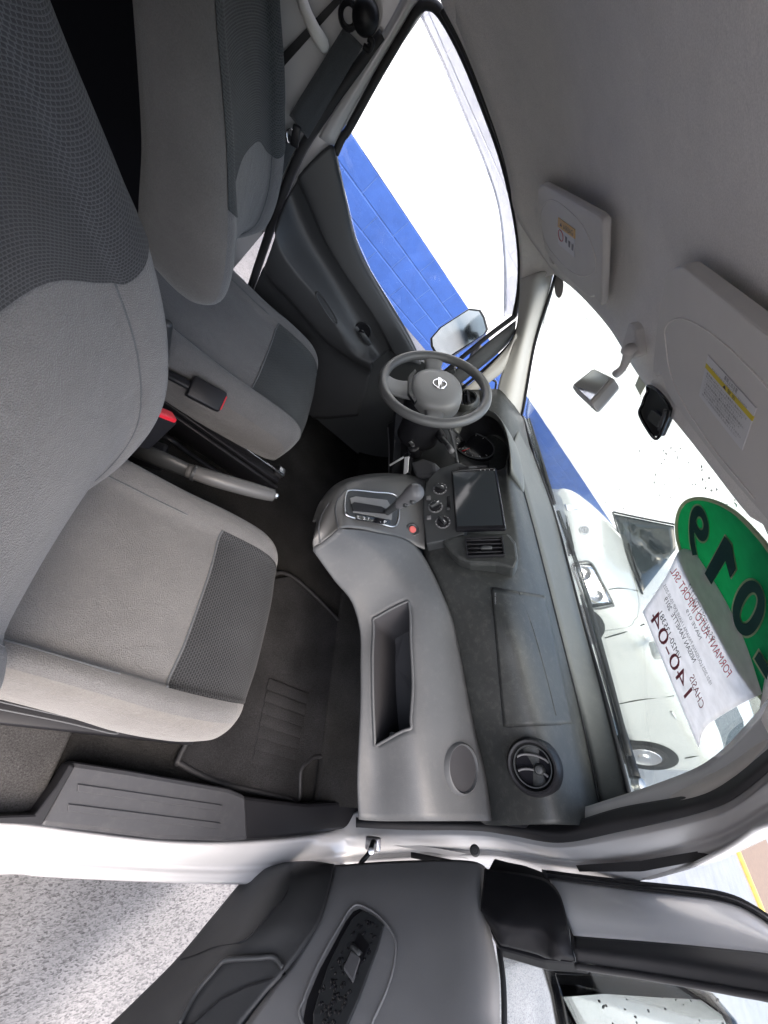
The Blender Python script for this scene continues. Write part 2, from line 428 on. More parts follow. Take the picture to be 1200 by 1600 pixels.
dr = mesh('dirt_road', [q0-kd*60+V((0, 0, .012)), q0+kd*60+V((0, 0, .012)), q0+kd*60+kn*25+V((0, 0, .012)), q0-kd*60+kn*25+V((0, 0, .012))], [(0, 1, 2, 3)], M['dirt'], None, False)
dr['kind'] = 'structure'

# ---- block wall, blue below and white above
def wallmat(name, col, stain):
    m, t, b = base(name); tc = N(t, 'ShaderNodeTexCoord')
    gm = N(t, 'ShaderNodeNewGeometry')
    n = N(t, 'ShaderNodeTexNoise', Scale=4.0, Detail=8.0, Roughness=.7); t.links.new(gm.outputs['Position'], n.inputs['Vector'])
    r = ramp(t, n.outputs[0], [(.3, mul(col, .8)), (.55, col), (.75, mul(col, 1.12))])
    n2 = N(t, 'ShaderNodeTexNoise', Scale=55.0, Detail=5.0, Roughness=.8); t.links.new(gm.outputs['Position'], n2.inputs['Vector'])
    r2 = ramp(t, n2.outputs[0], [(.66, (0, 0, 0)), (.74, (.8,)*3)])
    mx = N(t, 'ShaderNodeMixRGB'); mx.inputs[2].default_value = (*stain, 1)
    t.links.new(r2.outputs[0], mx.inputs[0]); t.links.new(r.outputs[0], mx.inputs[1]); t.links.new(mx.outputs[0], b.inputs['Base Color'])
    bp = N(t, 'ShaderNodeBump', Strength=.5, Distance=.01); t.links.new(n2.outputs[0], bp.inputs['Height']); t.links.new(bp.outputs[0], b.inputs['Normal'])
    b.inputs['Roughness'].default_value = .75
    return m
M['wall_white'] = wallmat('white_wall_paint', (.88, .88, .88), (.84, .84, .83))
M['wall_blue'] = wallmat('blue_wall_paint', (.028, .082, .31), (.42, .48, .62))
M['mortar'] = wallmat('pale_mortar', (.06, .125, .36), (.4, .45, .55))
WX = V((1, .155, 0)).normalized(); WN = V((-.155, 1, 0)).normalized()      # along the wall, away from the van
W0 = V((0, 3.38, 0)); ZB = .24; CH = .196; BL = .44
wall = thing('block_wall', 'concrete block wall painted white above a blue lower band', 'wall', W0+V((0, 0, GZ)))
def wpt(s, z, o=0): return W0+WX*s+WN*o+V((0, 0, z))
Rw = frame_from(WX, (0, 0, 1))
box('backing', wpt(6.5, (ZB+GZ)/2-.003, .0735), (21, .16, ZB-GZ+.2), M['mortar'], wall, Rw, 0)
box('upper_backing', wpt(6.5, (ZB+4.2)/2, .072), (21, .16, 4.2-ZB), M['wall_white'], wall, Rw, 0)
def block_mesh(nm, mat):
    j_ = .009 if mat == M['wall_blue'] else .005
    o = box(nm, (0, 0, 0), (BL-j_, .05, CH-j_), mat, None, None, .005 if mat == M['wall_blue'] else .003, 1); me = o.data; bpy.data.objects.remove(o); return me
bw, bb = block_mesh('block_white', M['wall_white']), block_mesh('block_blue', M['wall_blue'])
for row in range(-4, 10):
    zc_ = ZB+CH*(row+.5)
    for k in range(-3, 17):
        s_ = k*BL+(BL/2 if row % 2 else 0)+.18
        o = bpy.data.objects.new('block', bb if row < 0 else bw); COL.objects.link(o); o.parent = wall
        o.matrix_parent_inverse = Matrix.Translation(-wall.location)
        o.matrix_basis = Matrix.Translation(wpt(s_, zc_, .012+random.uniform(-.002, .002))) @ Rw.to_4x4()

# ---- white hatchback parked ahead
def make_car(name, label, pos, head, sc=1.0):
    car = thing(name, label, 'car', pos)
    F = V((math.cos(head), math.sin(head), 0)); L = V((-math.sin(head), math.cos(head), 0))
    def P(x, y, z): return V(pos)-F*x*sc+L*y*sc+V((0, 0, z*sc))
    st = [  # x from the nose, sill z, sill half width, shoulder z, shoulder half width, top z, top half width
        (.00, .34, .50, .50, .56, .62, .46), (.05, .22, .66, .52, .70, .70, .58), (.25, .18, .78, .62, .80, .80, .66),
        (.60, .18, .82, .76, .835, .92, .68), (.86, .18, .83, .84, .84, .985, .69),
        (.94, .18, .83, .86, .84, 1.03, .69), (1.60, .18, .83, .91, .845, 1.46, .57), (1.95, .18, .83, .92, .845, 1.53, .58),
        (2.9, .18, .83, .95, .84, 1.53, .57), (3.35, .18, .82, .97, .83, 1.47, .55), (3.62, .20, .80, .96, .81, 1.12, .62),
        (3.75, .26, .74, .80, .77, .95, .62), (3.80, .36, .66, .62, .68, .80, .55)]
    rows = []
    for x, zs, ws, zh, wh, zt, wt in st:
        half = [(ws*.7, zs), (ws, zs+.04), (wh+.01, (zs+zh)/2), (wh, zh), ((wh*.55+wt*.45), zh+(zt-zh)*.42), (wt+.03, zt-.04), (wt*.72, zt+.012), (0, zt+.022)]
        sec = [P(x, y, z) for y, z in half]+[P(x, -y, z) for y, z in half[-2::-1]]
        rows.append(sec)
    G = []
    dense = [cr([r[j] for r in rows], 49) for j in range(len(rows[0]))]
    G = [[dense[j][i] for j in range(len(dense))] for i in range(49)]
    G = [cr(r, 43) for r in G]
    body = grid('body', G, M['car_white'], car, toward=V(pos)+V((0, 0, 30)))
    # end caps
    for r in (G[0], G[-1]):
        mesh('end_panel', r, [tuple(range(len(r)))], M['car_white'], car)
    def patch(nm, pts, mat, parent=None, off=.012, t=.01):
        return plate(nm, [P(*p) for p in pts], mat, parent or car, t, 0)
    for s in (1, -1):
        sw = plate('side_window', [P(1.3, s*.765, 1.0), P(1.8, s*.652, 1.39), P(2.85, s*.645, 1.42), P(3.25, s*.655, 1.36), P(3.45, s*.75, 1.04)], M['car_glass'], car, .012)
        sw.location += L*s*.02
        for x in (.72, 3.25):
            wh = lathe('wheel', [(0, .10), (.10, .10), (.19, .085), (.205, .11), (.215, .115), (.29, .10), (.31, .06), (.31, -.08)], P(x, s*.772, .30), L*s, M['rubber'], car, 36)
            lathe('rim', [(0, .122), (.05, .125), (.07, .105), (.13, .10), (.18, .108), (.205, .118), (.213, .112)], P(x, s*.772, .30), L*s, M['steel'], wh, 36)
            lathe('wheel_arch', [(.0, 0), (.375, 0), (.395, .008), (.375, .016), (0, .012)], P(x, s*.846, .31), L*s, M['black'], car, 36)
        mr = box('door_mirror', P(1.15, s*.93, 1.0), (.09, .19, .13), M['car_white'], car, frame_from(F, (0, 0, 1)), .03)
        # panel gaps
        if name != 'parked_car': tube('door_gap', [P(1.28, s*.853, .30), P(1.24, s*.862, .6), P(1.22, s*.852, .90)], .005, M['black'], car, 6)
        if name != 'parked_car': tube('door_gap', [P(2.45, s*.853, .30), P(2.5, s*.862, .6), P(2.5, s*.858, .93)], .005, M['black'], car, 6)
        if name != 'parked_car': tube('bonnet_gap', [P(.25, s*.66, .815), P(.6, s*.70, .925), P(.88, s*.72, .975)], .006, M['black'], car, 6)
        if name != 'parked_car': tube('wiper', [P(.86, s*.1+.25, 1.03), P(.98, s*.1-.2, 1.10)], .012, M['black'], car, 6)
        tube('door_handle', [P(2.3, s*.86, .84), P(2.42, s*.862, .845)], .014, M['car_white'], car, 8)
    return car, body, P, F, L
pcar, pbody, PC, PF, PLt = make_car('parked_car', 'white hatchback parked ahead of the windscreen, nose towards the blue wall', (4.2, 2.03, GZ), math.radians(157.8), 1.10)
from mathutils.bvhtree import BVHTree
def tree(*objs):
    vs = []; fs = []
    for o in objs:
        k = len(vs); vs += [v.co.copy() for v in o.data.vertices]; fs += [tuple(k+i for i in p.vertices) for p in o.data.polygons]
    return BVHTree.FromPolygons(vs, fs)
TCAR = tree(pbody)
def onbody(px, py, off=.0):
    r = ray(px, py).normalized(); loc, nrm, i_, d_ = TCAR.ray_cast(CAM, r)
    return (loc-r*off) if loc is not None else CAM+r*6.0
def bodypatch(nm, corners, mat, parent, off, n=9, m=7, thick=.012):
    a_, b_, c_, d_ = [V(p) for p in corners]
    G = [[(lambda p: onbody(p.x, p.y, off))(a_.lerp(b_, j/(n-1)).lerp(d_.lerp(c_, j/(n-1)), i/(m-1))) for j in range(n)] for i in range(m)]
    return grid(nm, G, mat, parent, thick)
bodypatch('windscreen', [(959, 803), (1053, 822), (1056, 858), (1003, 926)], M['car_glass'], pcar, .03)
tube('screen_edge', [onbody(*p, .032) for p in [(958, 800), (1000, 809), (1056, 820)]], .012, M['black'], pcar, 8)
tube('wiper', [onbody(*p, .05) for p in [(982, 850), (990, 878), (1001, 908)]], .011, M['black'], pcar, 8)
tube('screen_foot', [onbody(*p, .034) for p in [(957, 800), (966, 830), (980, 868), (1004, 928)]], .010, M['black'], pcar, 8)
M['lamp'] = glass('lamp_lens', (.9, .92, .9), .25)
hl = bodypatch('headlight', [(895, 883), (925, 880), (957, 944), (925, 950)], M['chrome'], pcar, .02)
tube('headlight_rim', [onbody(*p, .03) for p in [(894, 884), (908, 878), (924, 880), (940, 908), (958, 943), (953, 948), (927, 951), (914, 936), (902, 908)]], .010, M['gray_dark'], hl, 8, True, 60)
for a_, b_, r_ in ((911, 896, .075), (932, 931, .062)):
    lathe('reflector', [(r_, .0), (r_*.8, -.02), (r_*.35, -.035), (.0, -.01)], onbody(a_, b_, .05), (CAM-onbody(a_, b_)), M['steel'], hl, 24)
fh = bodypatch('headlight', [(882, 788), (902, 787), (902, 796), (885, 797)], M['chrome'], pcar, .02)
gr0 = bodypatch('grille', [(875, 809), (886, 804), (900, 867), (888, 868)], M['black'], pcar, .025)
for f_ in (.3, .6, .9):
    tube('grille_bar', [onbody(875+11*f_, 809-5*f_, .04), onbody(888+12*f_, 868-1*f_, .04)], .006, M['steel'], gr0, 6)
bd = tube('badge', [onbody(913+6.5*math.cos(a_), 828+6*math.sin(a_), .02) for a_ in [2*PI*k/12 for k in range(12)]], .007, M['steel'], pcar, 6, True, 36)
for ea, eb in ((2.2, 5.5), (5.5, 2.0)):
    tube('badge_oval', [onbody(913+ea*math.cos(a_)+(1.6 if eb < 3 else 0), 828+eb*math.sin(a_), .022) for a_ in [2*PI*k/12 for k in range(12)]], .005, M['steel'], bd, 6, True, 36)
for pts in ([(951, 921), (970, 919), (996, 923)], [(945, 997), (975, 988), (1007, 975)], [(961, 1101), (1005, 1093), (1053, 1087)], [(1070, 1185), (1085, 1182), (1120, 1172)]):
    tube('panel_gap', [onbody(*p, .004) for p in pts], .006, M['black'], pcar, 6)

# ---- what the driver's mirror shows: another car and a tree behind the van
make_car('parked_hatchback', 'white hatchback far behind the van, seen in the driver door mirror', (-7.2, 1.7, GZ), math.radians(20), 1.05)
M['leaf'] = plastic('leaf_green', (.06, .10, .035), .6, 40, .3, .5)
M['bark'] = plastic('bark', (.10, .075, .055), .9, 60, .6, .3)
tr_ = thing('leafy_tree', 'leafy green tree far behind the van, seen in the driver door mirror', 'tree', (-13, 4.6, GZ))
tube('trunk', [V((-13, 4.6, GZ)), V((-13.05, 4.65, 1.0)), V((-12.9, 4.5, 2.6))], [.2, .15, .09], M['bark'], tr_, 10)
for k in range(5):
    an_ = k*1.3; tube('limb', [V((-12.95, 4.55, 1.5+.2*k)), V((-12.95+.9*math.cos(an_), 4.55+.9*math.sin(an_), 2.6+.2*k))], [.06, .025], M['bark'], tr_, 6)
vs = []; fs = []
rg = random.Random(5)
for k in range(2600):
    u_ = V((rg.gauss(0, 1), rg.gauss(0, 1), rg.gauss(0, 1))).normalized()*(rg.random()**.4)
    cl = rg.choice([(0, 0, 0, 1.5), (1, .5, -.4, 1.0), (-1, .6, -.2, 1.0), (.3, -1, -.5, 1.0), (0, .2, 1.0, 1.0)])
    c_ = V((-13+cl[0], 4.6+cl[1], 3.1+cl[2]))+u_*cl[3]
    a_ = V((rg.uniform(-1, 1), rg.uniform(-1, 1), rg.uniform(-1, 1))).normalized()*.11; b_ = a_.cross(V((rg.uniform(-1, 1), rg.uniform(-1, 1), rg.uniform(-1, 1)))).normalized()*.06
    k0 = len(vs); vs += [c_-a_, c_+b_, c_+a_, c_-b_]; fs.append((k0, k0+1, k0+2, k0+3))
cw_ = mesh('crown', vs, fs, M['leaf'], tr_, False); cw_['kind'] = 'stuff'

# ================================================================== VAN BODY
van = thing('white_van', 'white painted van shell with sill, pillars, roof lining and windscreen', 'van', (0.2, 0, GZ))
# floor and toe board
prof = [(-1.6, 0), (.85, 0), (1.0, .02), (1.12, .12), (1.22, .30), (1.27, .50)]
G = [[V((x, y, z)) for x, z in [(p.x, p.z) for p in cr([V((a_, 0, b_)) for a_, b_ in prof], 30)]] for y in (-.76, -.3, .3, .74)]
fl = grid('floor_carpet', G, M['carpet'], van, .02)
box('carpet_well', (-.25, -.678, .012), (1.1, .25, .024), M['carpet_gray'], van, None, .01)
box('bulkhead', (-.62, 0, .55), (.03, 1.44, 1.15), M['void'], van, None, .01)
# head lining
top_px = [(868, 430), (900, 455), (950, 510), (1000, 590), (1080, 690), (1165, 800), (1200, 832)]
hdr = [W(a_, b_, .006) for a_, b_ in top_px]+[V((.60, -.50, 1.165)), V((.68, -.60, 1.11))]
def lin(x, zs):
    ys = (.665, .60, .45, .2, 0, -.2, -.45, -.60, -.655)
    return [V((x, y, z)) for y, z in zip(ys, zs)]
curves = [hdr,
    lin(.52, (1.066, 1.125, 1.172, 1.200, 1.205, 1.205, 1.19, 1.15, 1.11)),
    lin(.40, (1.092, 1.155, 1.200, 1.222, 1.226, 1.226, 1.212, 1.175, 1.125)),
    lin(.22, (1.106, 1.172, 1.222, 1.244, 1.248, 1.248, 1.236, 1.195, 1.14)),
    lin(-.2, (1.108, 1.182, 1.236, 1.258, 1.262, 1.262, 1.25, 1.21, 1.15)),
    lin(-.8, (1.108, 1.182, 1.236, 1.258, 1.262, 1.262, 1.25, 1.21, 1.15)),
    lin(-1.6, (1.108, 1.182, 1.236, 1.258, 1.262, 1.262, 1.25, 1.21, 1.15))]
G = loft(curves, 60, 70)
HL = grid('headliner', G, M['headliner'], van, .01, toward=V((0, 0, 0)))
# outer roof skin
G = loft([[p+V((.03, 0, .05)) for p in hdr]]+[[q+V((0, (.03 if q.y > 0 else -.06)*(abs(q.y) > .55), .05)) for q in c] for c in curves[1:]], 30, 30)
grid('roof_panel', G, M['paint'], van, .008, toward=V((0, 0, 5)))
# windscreen: glass sheet between base line and header
base_px = [(812, 648), (835, 715), (865, 800), (905, 950), (945, 1090), (985, 1250)]
bs = [W(a_, b_) for a_, b_ in base_px]
bl = [V((shield_x(y, z), y, z)) for y, z in ((.67, .79), (.35, .79), (0, .79), (-.35, .79), (-.72, .81))]
tl = [V((shield_x(y, z), y, z)) for y, z in ((.64, 1.13), (.35, 1.165), (0, 1.185), (-.35, 1.205), (-.62, 1.16))]
ml = [V((shield_x(y, z), y, z)) for y, z in ((.67, .97), (.35, .98), (0, .985), (-.35, .985), (-.69, .99))]
wsg = grid('windscreen', loft([bl, ml, tl], 40, 24), M['screen_glass'], van, .005)
# rubber edge of the glass at the left pillar and along the base
lp = [W(870, 424, .004), W(858, 465, .004), W(835, 540, .004), W(819, 632, .004), W(815, 652, .004), W(818, 668, .004), W(835, 715, .004), W(865, 800, .004), W(905, 950, .004), W(945, 1090, .004), W(986, 1252, .004)]
tube('windscreen_seal', lp, .0055, M['rubber'], van, 8, n=120)
# left front pillar trim
e2 = [W(866, 424, .008), W(855, 466, .008), W(833, 540, .008), W(817, 632, .008), W(812, 660, .008), W(812, 690, .008)]
e1 = [Y(812, 436, .672), Y(811, 470, .674), Y(803, 532, .675), Y(781, 592, .672), Y(772, 640, .66), Y(768, 672, .65)]
em = [a_.lerp(b_, .5)+V((-.02, -.03, .0)) for a_, b_ in zip(e1, e2)]
grid('pillar_trim', loft([e1, em, e2], 40, 14), M['trim_light'], van, .01)
e3 = [Y(806, 520, .668), Y(790, 545, .668), Y(757, 580, .668), Y(719, 613, .668), Y(700, 632, .668)]
e4 = [Y(801, 540, .672), Y(788, 577, .672), Y(770, 594, .674), Y(737, 618, .674), Y(716, 640, .674)]
grid('pillar_trim', loft([e3, [a_.lerp(b_, .5)+V((-.006, -.012, 0)) for a_, b_ in zip(e3, e4)], e4], 30, 9), M['trim_light'], van, .01)
plate('quarter_glass', [Y(773, 590, .685), Y(778, 600, .685), Y(770, 645, .685), Y(735, 660, .685), Y(715, 640, .685), Y(737, 616, .685)], M['glass'], van, .004)
tube('quarter_seal', [Y(770, 594, .677), Y(775, 599, .677), Y(770, 625, .677), Y(764, 645, .677)], .004, M['rubber'], van, 8)
tube('pillar_joint', [Y(813, 440, .664), W(838, 441, .02), W(862, 430, .014)], .0022, M['trim_light'], van, 6)
ha = [Y(676, -30, .670), Y(693, 12, .670), Y(727, 80, .670), Y(760, 165, .670), Y(788, 250, .670), Y(804, 332, .670), Y(812, 396, .672), Y(812, 444, .674)]
hb2 = [Y(715, -30, .645), Y(732, 12, .645), Y(765, 80, .645), Y(795, 165, .64), Y(818, 250, .637), Y(836, 330, .63), Y(852, 390, .63), W(869, 428, .010)]
grid('pillar_head', loft([ha, hb2], 40, 8), M['headliner'], van, .006)
# left body side behind the driver's door
side = plate('side_panel', [V((.09, .735, -.02)), V((.09, .735, .55)), V((.075, .735, .8)), V((.05, .725, 1.10)), V((-1.6, .725, 1.10)), V((-1.6, .735, -.02))], M['paint'], van, .02)
plate('side_trim', [V((-.60, .731, 0)), V((-.105, .731, 0)), V((-.105, .731, .52)), V((-.13, .731, .64)), V((-.19, .731, .80)), V((-.60, .731, .98))], M['void'], van, .008, .002)
box('sill_left', (.3, .745, -.09), (1.9, .09, .10), M['paint'], van, None, .02)
plate('lower_pillar_trim', [Y(438, 205, .715), Y(462, 228, .715), Y(430, 290, .715), Y(423, 300, .715), Y(421, 250, .715)], M['panel'], van, .012, .002)
tube('door_weatherstrip', [Y(598, 55, .705), Y(560, 105, .705), Y(512, 170, .705), Y(470, 238, .705), Y(438, 315, .705), Y(412, 390, .705), Y(392, 450, .705), Y(380, 490, .705), Y(372, 540, .705)], .013, M['rubber'], van, 10, n=80)
plate('side_slot', [Y(530, -10, .720), Y(545, -10, .720), Y(440, 108, .720), Y(425, 100, .720)], M['black'], van, .004)
plate('pillar_slot', [Y(437, 158, .7245), Y(445, 165, .7245), Y(437, 182, .7245), Y(430, 176, .7245)], M['black'], van, .004)
tube('grab_handle', [Y(468, -14, .69), Y(478, 18, .665), Y(492, 48, .66), Y(503, 66, .68), Y(506, 72, .70)], [.011, .012, .013, .014, .012], M['visor'], van, 12)

plate('kick_panel', [V((.42, .70, -.01)), V((.42, .70, .30)), V((.70, .70, .55)), V((.90, .70, .62)), V((1.26, .70, .78)), V((1.28, .70, -.01))], M['panel'], van, .02)
# right side: painted aperture round the open door
I = [Z(0, 1284, .05), Z(60, 1289, .05), Z(130, 1299, .05), Z(250, 1313, .05), Z(350, 1316, .05), Z(450, 1310, .05), Z(520, 1300, .055), X(560, 1296, 1.12), X(640, 1297, 1.125), X(740, 1298, 1.115), X(800, 1306, 1.09), X(873, 1317, 1.04), X(967, 1300, .95), X(1083, 1273, .82), X(1142, 1250, .74), X(1200, 1205, .66), X(1260, 1150, .58)]
O = [Z(0, 1367, .0), Z(60, 1370, .0), Z(130, 1374, .0), Z(250, 1379, .0), Z(350, 1382, .0), Z(420, 1381, .01), Z(480, 1372, .05), X(545, 1362, 1.13), X(640, 1352, 1.15), X(757, 1347, 1.14), X(810, 1352, 1.12), X(880, 1362, 1.07), X(990, 1374, .98), X(1107, 1342, .85), X(1142, 1328, .79), X(1200, 1300, .70), X(1260, 1262, .62)]
I = [V((x_, I[0].y+.004, .05)) for x_ in (-.9, -.6, -.3, -.05, .1)]+I; O = [V((x_, O[0].y+.002, 0)) for x_ in (-.9, -.6, -.3, -.05, .1)]+O
mids = []
for f_, up_ in ((.22, .012), (.48, .006), (.62, -.004), (.8, .012)):
    mids.append([a_.lerp(b_, f_)+(CAM-a_.lerp(b_, f_)).normalized()*up_ for a_, b_ in zip(I, O)])
drop = [p+(V((.0, -.012, -.16)) if i < 12 else V((.05, -.02, -.05))) for i, p in enumerate(O)]
inn = [p+(V((0, .006, -.05)) if i < 12 else V((.03, .05, 0))) for i, p in enumerate(I)]
grid('door_aperture', loft([inn, I]+mids+[O, drop], 220, 40), M['paint'], van, .004)
Wu = [X(556, 1277, 1.10), X(640, 1280, 1.10), X(762, 1283, 1.09), X(827, 1288, 1.06), X(880, 1287, 1.03), X(967, 1262, .95), X(1083, 1240, .82), X(1142, 1213, .74), X(1200, 1165, .66), X(1260, 1110, .58)]
Wl = [X(556, 1293, 1.10), X(640, 1297, 1.11), X(740, 1298, 1.10), X(800, 1306, 1.075), X(873, 1317, 1.03), X(967, 1300, .94), X(1083, 1273, .81), X(1142, 1250, .73), X(1200, 1205, .65), X(1260, 1150, .57)]
Wm = [a_.lerp(b_, .5)+(CAM-a_).normalized()*.016 for a_, b_ in zip(Wu, Wl)]
grid('weatherstrip', loft([Wu, Wm, Wl], 90, 12), M['rubber'], van, .006)
Tr = [X(815, 1292, 1.10), W(850, 1291, .0), W(925, 1268, .006), W(986, 1252, .006), W(1080, 1206, .006), W(1140, 1171, .006), W(1186, 1126, .006), W(1215, 1085, .006), W(1260, 1040, .006)]
Tl = [X(815, 1296, 1.07), X(850, 1297, 1.05), X(925, 1282, .985), X(990, 1266, .92), X(1083, 1245, .81), X(1142, 1218, .735), X(1190, 1178, .67), X(1225, 1145, .62), X(1262, 1112, .575)]
grid('right_pillar_trim', loft([Tr, [a_.lerp(b_, .55)+(CAM-a_).normalized()*.012 for a_, b_ in zip(Tr, Tl)], Tl], 60, 9), M['trim_light'], van, .006)
# black rubber plug on the pillar seam, bolt, check strap bracket
plate('drip_seal', [X(900, 1352, 1.03), X(1000, 1345, .93), X(1090, 1330, .845), X(1107, 1335, .835), X(1100, 1343, .84), X(1000, 1362, .935), X(905, 1362, 1.03)], M['rubber'], van, .008)
pb = X(742, 1329, 1.095)
lathe('body_plug', [(0, .012), (.004, .012), (.0045, .008), (.008, .008), (.012, .004), (.012, 0)], pb, (CAM-pb), M['rubber'], van, 24)
pc = X(583, 1318, 1.07)
box('strap_bracket', pc, (.018, .03, .045), M['steel'], van, None, .004)
tube('check_strap', [X(583, 1314, 1.06), X(577, 1332, 1.0), X(566, 1346, .99), X(556, 1362, .99)], .007, M['black'], van, 8, sx=.6)
lathe('strap_pin', [(0, .016), (.007, .014), (.008, 0)], X(580, 1330, 1.0), (CAM-pc), M['steel'], van, 16)
box('pillar_slit', X(680, 1343, 1.09), (.004, .012, .15), M['black'], van, None, .002)
# scuff plate and front sill cover
sc = plate('scuff_plate', [Z(p[0], p[1], .062) for p in [(112, 1189), (200, 1203), (300, 1221), (360, 1232), (384, 1243), (388, 1313), (350, 1315), (250, 1312), (130, 1298), (62, 1291)]], M['scuff'], van, .05, .008)
for pts in ([(122, 1225), (347, 1258), (345, 1268), (121, 1237)], [(107, 1256), (345, 1286), (341, 1296), (106, 1267)]):
    plate('grip_strip', [Z(p[0], p[1], .0655) for p in pts], M['scuff'], sc, .006, .001)
plate('front_sill_cover', [Z(p[0], p[1], .059) for p in [(376, 1243), (430, 1250), (480, 1256), (540, 1252), (562, 1250), (560, 1293), (520, 1299), (450, 1309), (380, 1313)]], M['black'], van, .05, .008)
plate('rear_sill_cover', [Z(p[0], p[1], .068) for p in [(-60, 1276), (55, 1272), (90, 1225), (110, 1192), (118, 1196), (66, 1289), (-60, 1284)]], M['black'], van, .05, .006)
# outer body: bonnet, front wings, cowl and closed right rear side keep the light out as the real shell does
bn = [[V((1.40, y, .775)) for y in (.78, .3, 0, -.3, -.82)], [V((1.75, y, .62)) for y in (.74, .3, 0, -.3, -.80)], [V((2.05, y, .40)) for y in (.62, .3, 0, -.3, -.7)], [V((2.12, y, .0)) for y in (.60, .3, 0, -.3, -.66)]]
grid('bonnet', loft(bn, 20, 20), M['paint'], van, .01, toward=V((3, 0, 5)))
grid('cowl', loft([[V((shield_x(y, .788)+.004, y, .788)) for y in (.68, .3, 0, -.3, -.74)], [V((1.41, y, .77)) for y in (.78, .3, 0, -.3, -.82)]], 20, 4), M['black'], van, .01, toward=V((1, 0, 9)))
for y0, s_ in ((.79, 1), (-.835, -1)):
    plate('front_wing', [V((1.13 if s_ < 0 else .85, y0, .0)), V((1.13 if s_ < 0 else .85, y0, .45)), V((1.2, y0, .72)), V((1.42, y0, .765)), V((1.78, y0*.97, .61)), V((2.07, y0*.88, .38)), V((2.1, y0*.85, -.1))], M['paint'], van, .01, normal=(0, s_, 0))
plate('firewall', [V((1.285, .74, .0)), V((1.285, .74, .76)), V((1.285, -.78, .76)), V((1.285, -.78, .0))], M['black'], van, .01)
plate('sliding_door', [V((-.42, -.80, 0)), V((-.42, -.78, .75)), V((-.40, -.70, 1.17)), V((-1.62, -.70, 1.17)), V((-1.62, -.78, .75)), V((-1.62, -.80, 0))], M['paint'], van, .03, normal=(0, -1, 0))
plate('tail_panel', [V((-1.62, .74, 0)), V((-1.62, .70, 1.2)), V((-1.62, -.70, 1.2)), V((-1.62, -.8, 0))], M['paint'], van, .02, normal=(-1, 0, 0))
# wipers at the foot of the glass
for i, (pts, lb) in enumerate([([(868, 800), (905, 905), (945, 1050), (978, 1180)], 'black wiper lying along the foot of the windscreen, beside the vent'),
                               ([(822, 655), (838, 705), (852, 752), (862, 788)], 'black wiper lying at the windscreen foot below the blue wall')]):
    pp = [W(a_+2.5, b_, -.012)+V((.0, 0, .003)) for a_, b_ in pts]
    wp = thing('wiper', lb, 'wiper', pp[0])
    tube('blade', pp, .007, M['rubber'], wp, 8)
    if i == 0:
        tube('arm', [W(908, 930, -.02), W(940, 1040, -.025), W(965, 1120, -.025), W(992, 1215, -.02)], [.005, .008, .010, .012], M['black'], wp, 8)
        lathe('pivot', [(0, .02), (.012, .016), (.016, 0)], W(993, 1226, -.02), (-.4, 0, 1), M['steel'], wp, 16)
    else:
        tube('arm', [W(828, 680, -.02), W(845, 726, -.02), W(858, 772, -.02)], .008, M['black'], wp, 8)
# ================================================================== surface queries
def hit(t, px, py, off=0.0):
    r = ray(px, py).normalized(); loc, nrm, i, d = t.ray_cast(CAM, r)
    if loc is None: return None
    return loc-r*off
def hitn(t, px, py):
    r = ray(px, py).normalized(); loc, nrm, i, d = t.ray_cast(CAM, r)
    if nrm.dot(r) > 0: nrm = -nrm
    return loc, nrm
def patch(t, corners, n, m, off):
    """grid of surface points inside a pixel quad a-b-c-d (a->b along columns, a->d along rows)"""
    a, b, c, d = [V((p[0], p[1], 0)) for p in corners]; G = []
    for i in range(m):
        row = []
        for j in range(n):
            u, v = j/(n-1), i/(m-1); p = a.lerp(b, u).lerp(d.lerp(c, u), v); row.append(hit(t, p.x, p.y, off))
        G.append(row)
    return G
def select(name, G, pred, mat, parent, thick=0, flip=False):
    nv, nu = len(G), len(G[0]); idx = {}; vs = []; fs = []; uv = []
    mr, mc = nv//2, nu//2; U = [0]; Vv = [0]
    for j in range(1, nu): U.append(U[-1]+(G[mr][j]-G[mr][j-1]).length)
    for i in range(1, nv): Vv.append(Vv[-1]+(G[i][mc]-G[i-1][mc]).length)
    def g(i, j):
        if (i, j) not in idx: idx[(i, j)] = len(vs); vs.append(G[i][j]); uv.append((U[j], Vv[i]))
        return idx[(i, j)]
    for i in range(nv-1):
        for j in range(nu-1):
            if pred(i, j):
                f = (g(i, j), g(i, j+1), g(i+1, j+1), g(i+1, j)); fs.append(f[::-1] if flip else f)
    o = mesh(name, vs, fs, mat, parent, True, uv)
    if thick: solid(o, thick)
    return o
def puff(G, h, flip=False, edge=2):
    """raise the inside of a grid along its normals, leaving a stitched-down rim"""
    nv, nu = len(G), len(G[0]); R_ = []
    for i in range(nv):
        row = []
        for j in range(nu):
            du = G[i][min(j+1, nu-1)]-G[i][max(j-1, 0)]; dv = G[min(i+1, nv-1)][j]-G[max(i-1, 0)][j]
            n = du.cross(dv).normalized()*(-1 if flip else 1)
            k = min(1, min(i, nv-1-i, j, nu-1-j)/edge); row.append(G[i][j]+n*(h*k-.0015))
        R_.append(row)
    return R_

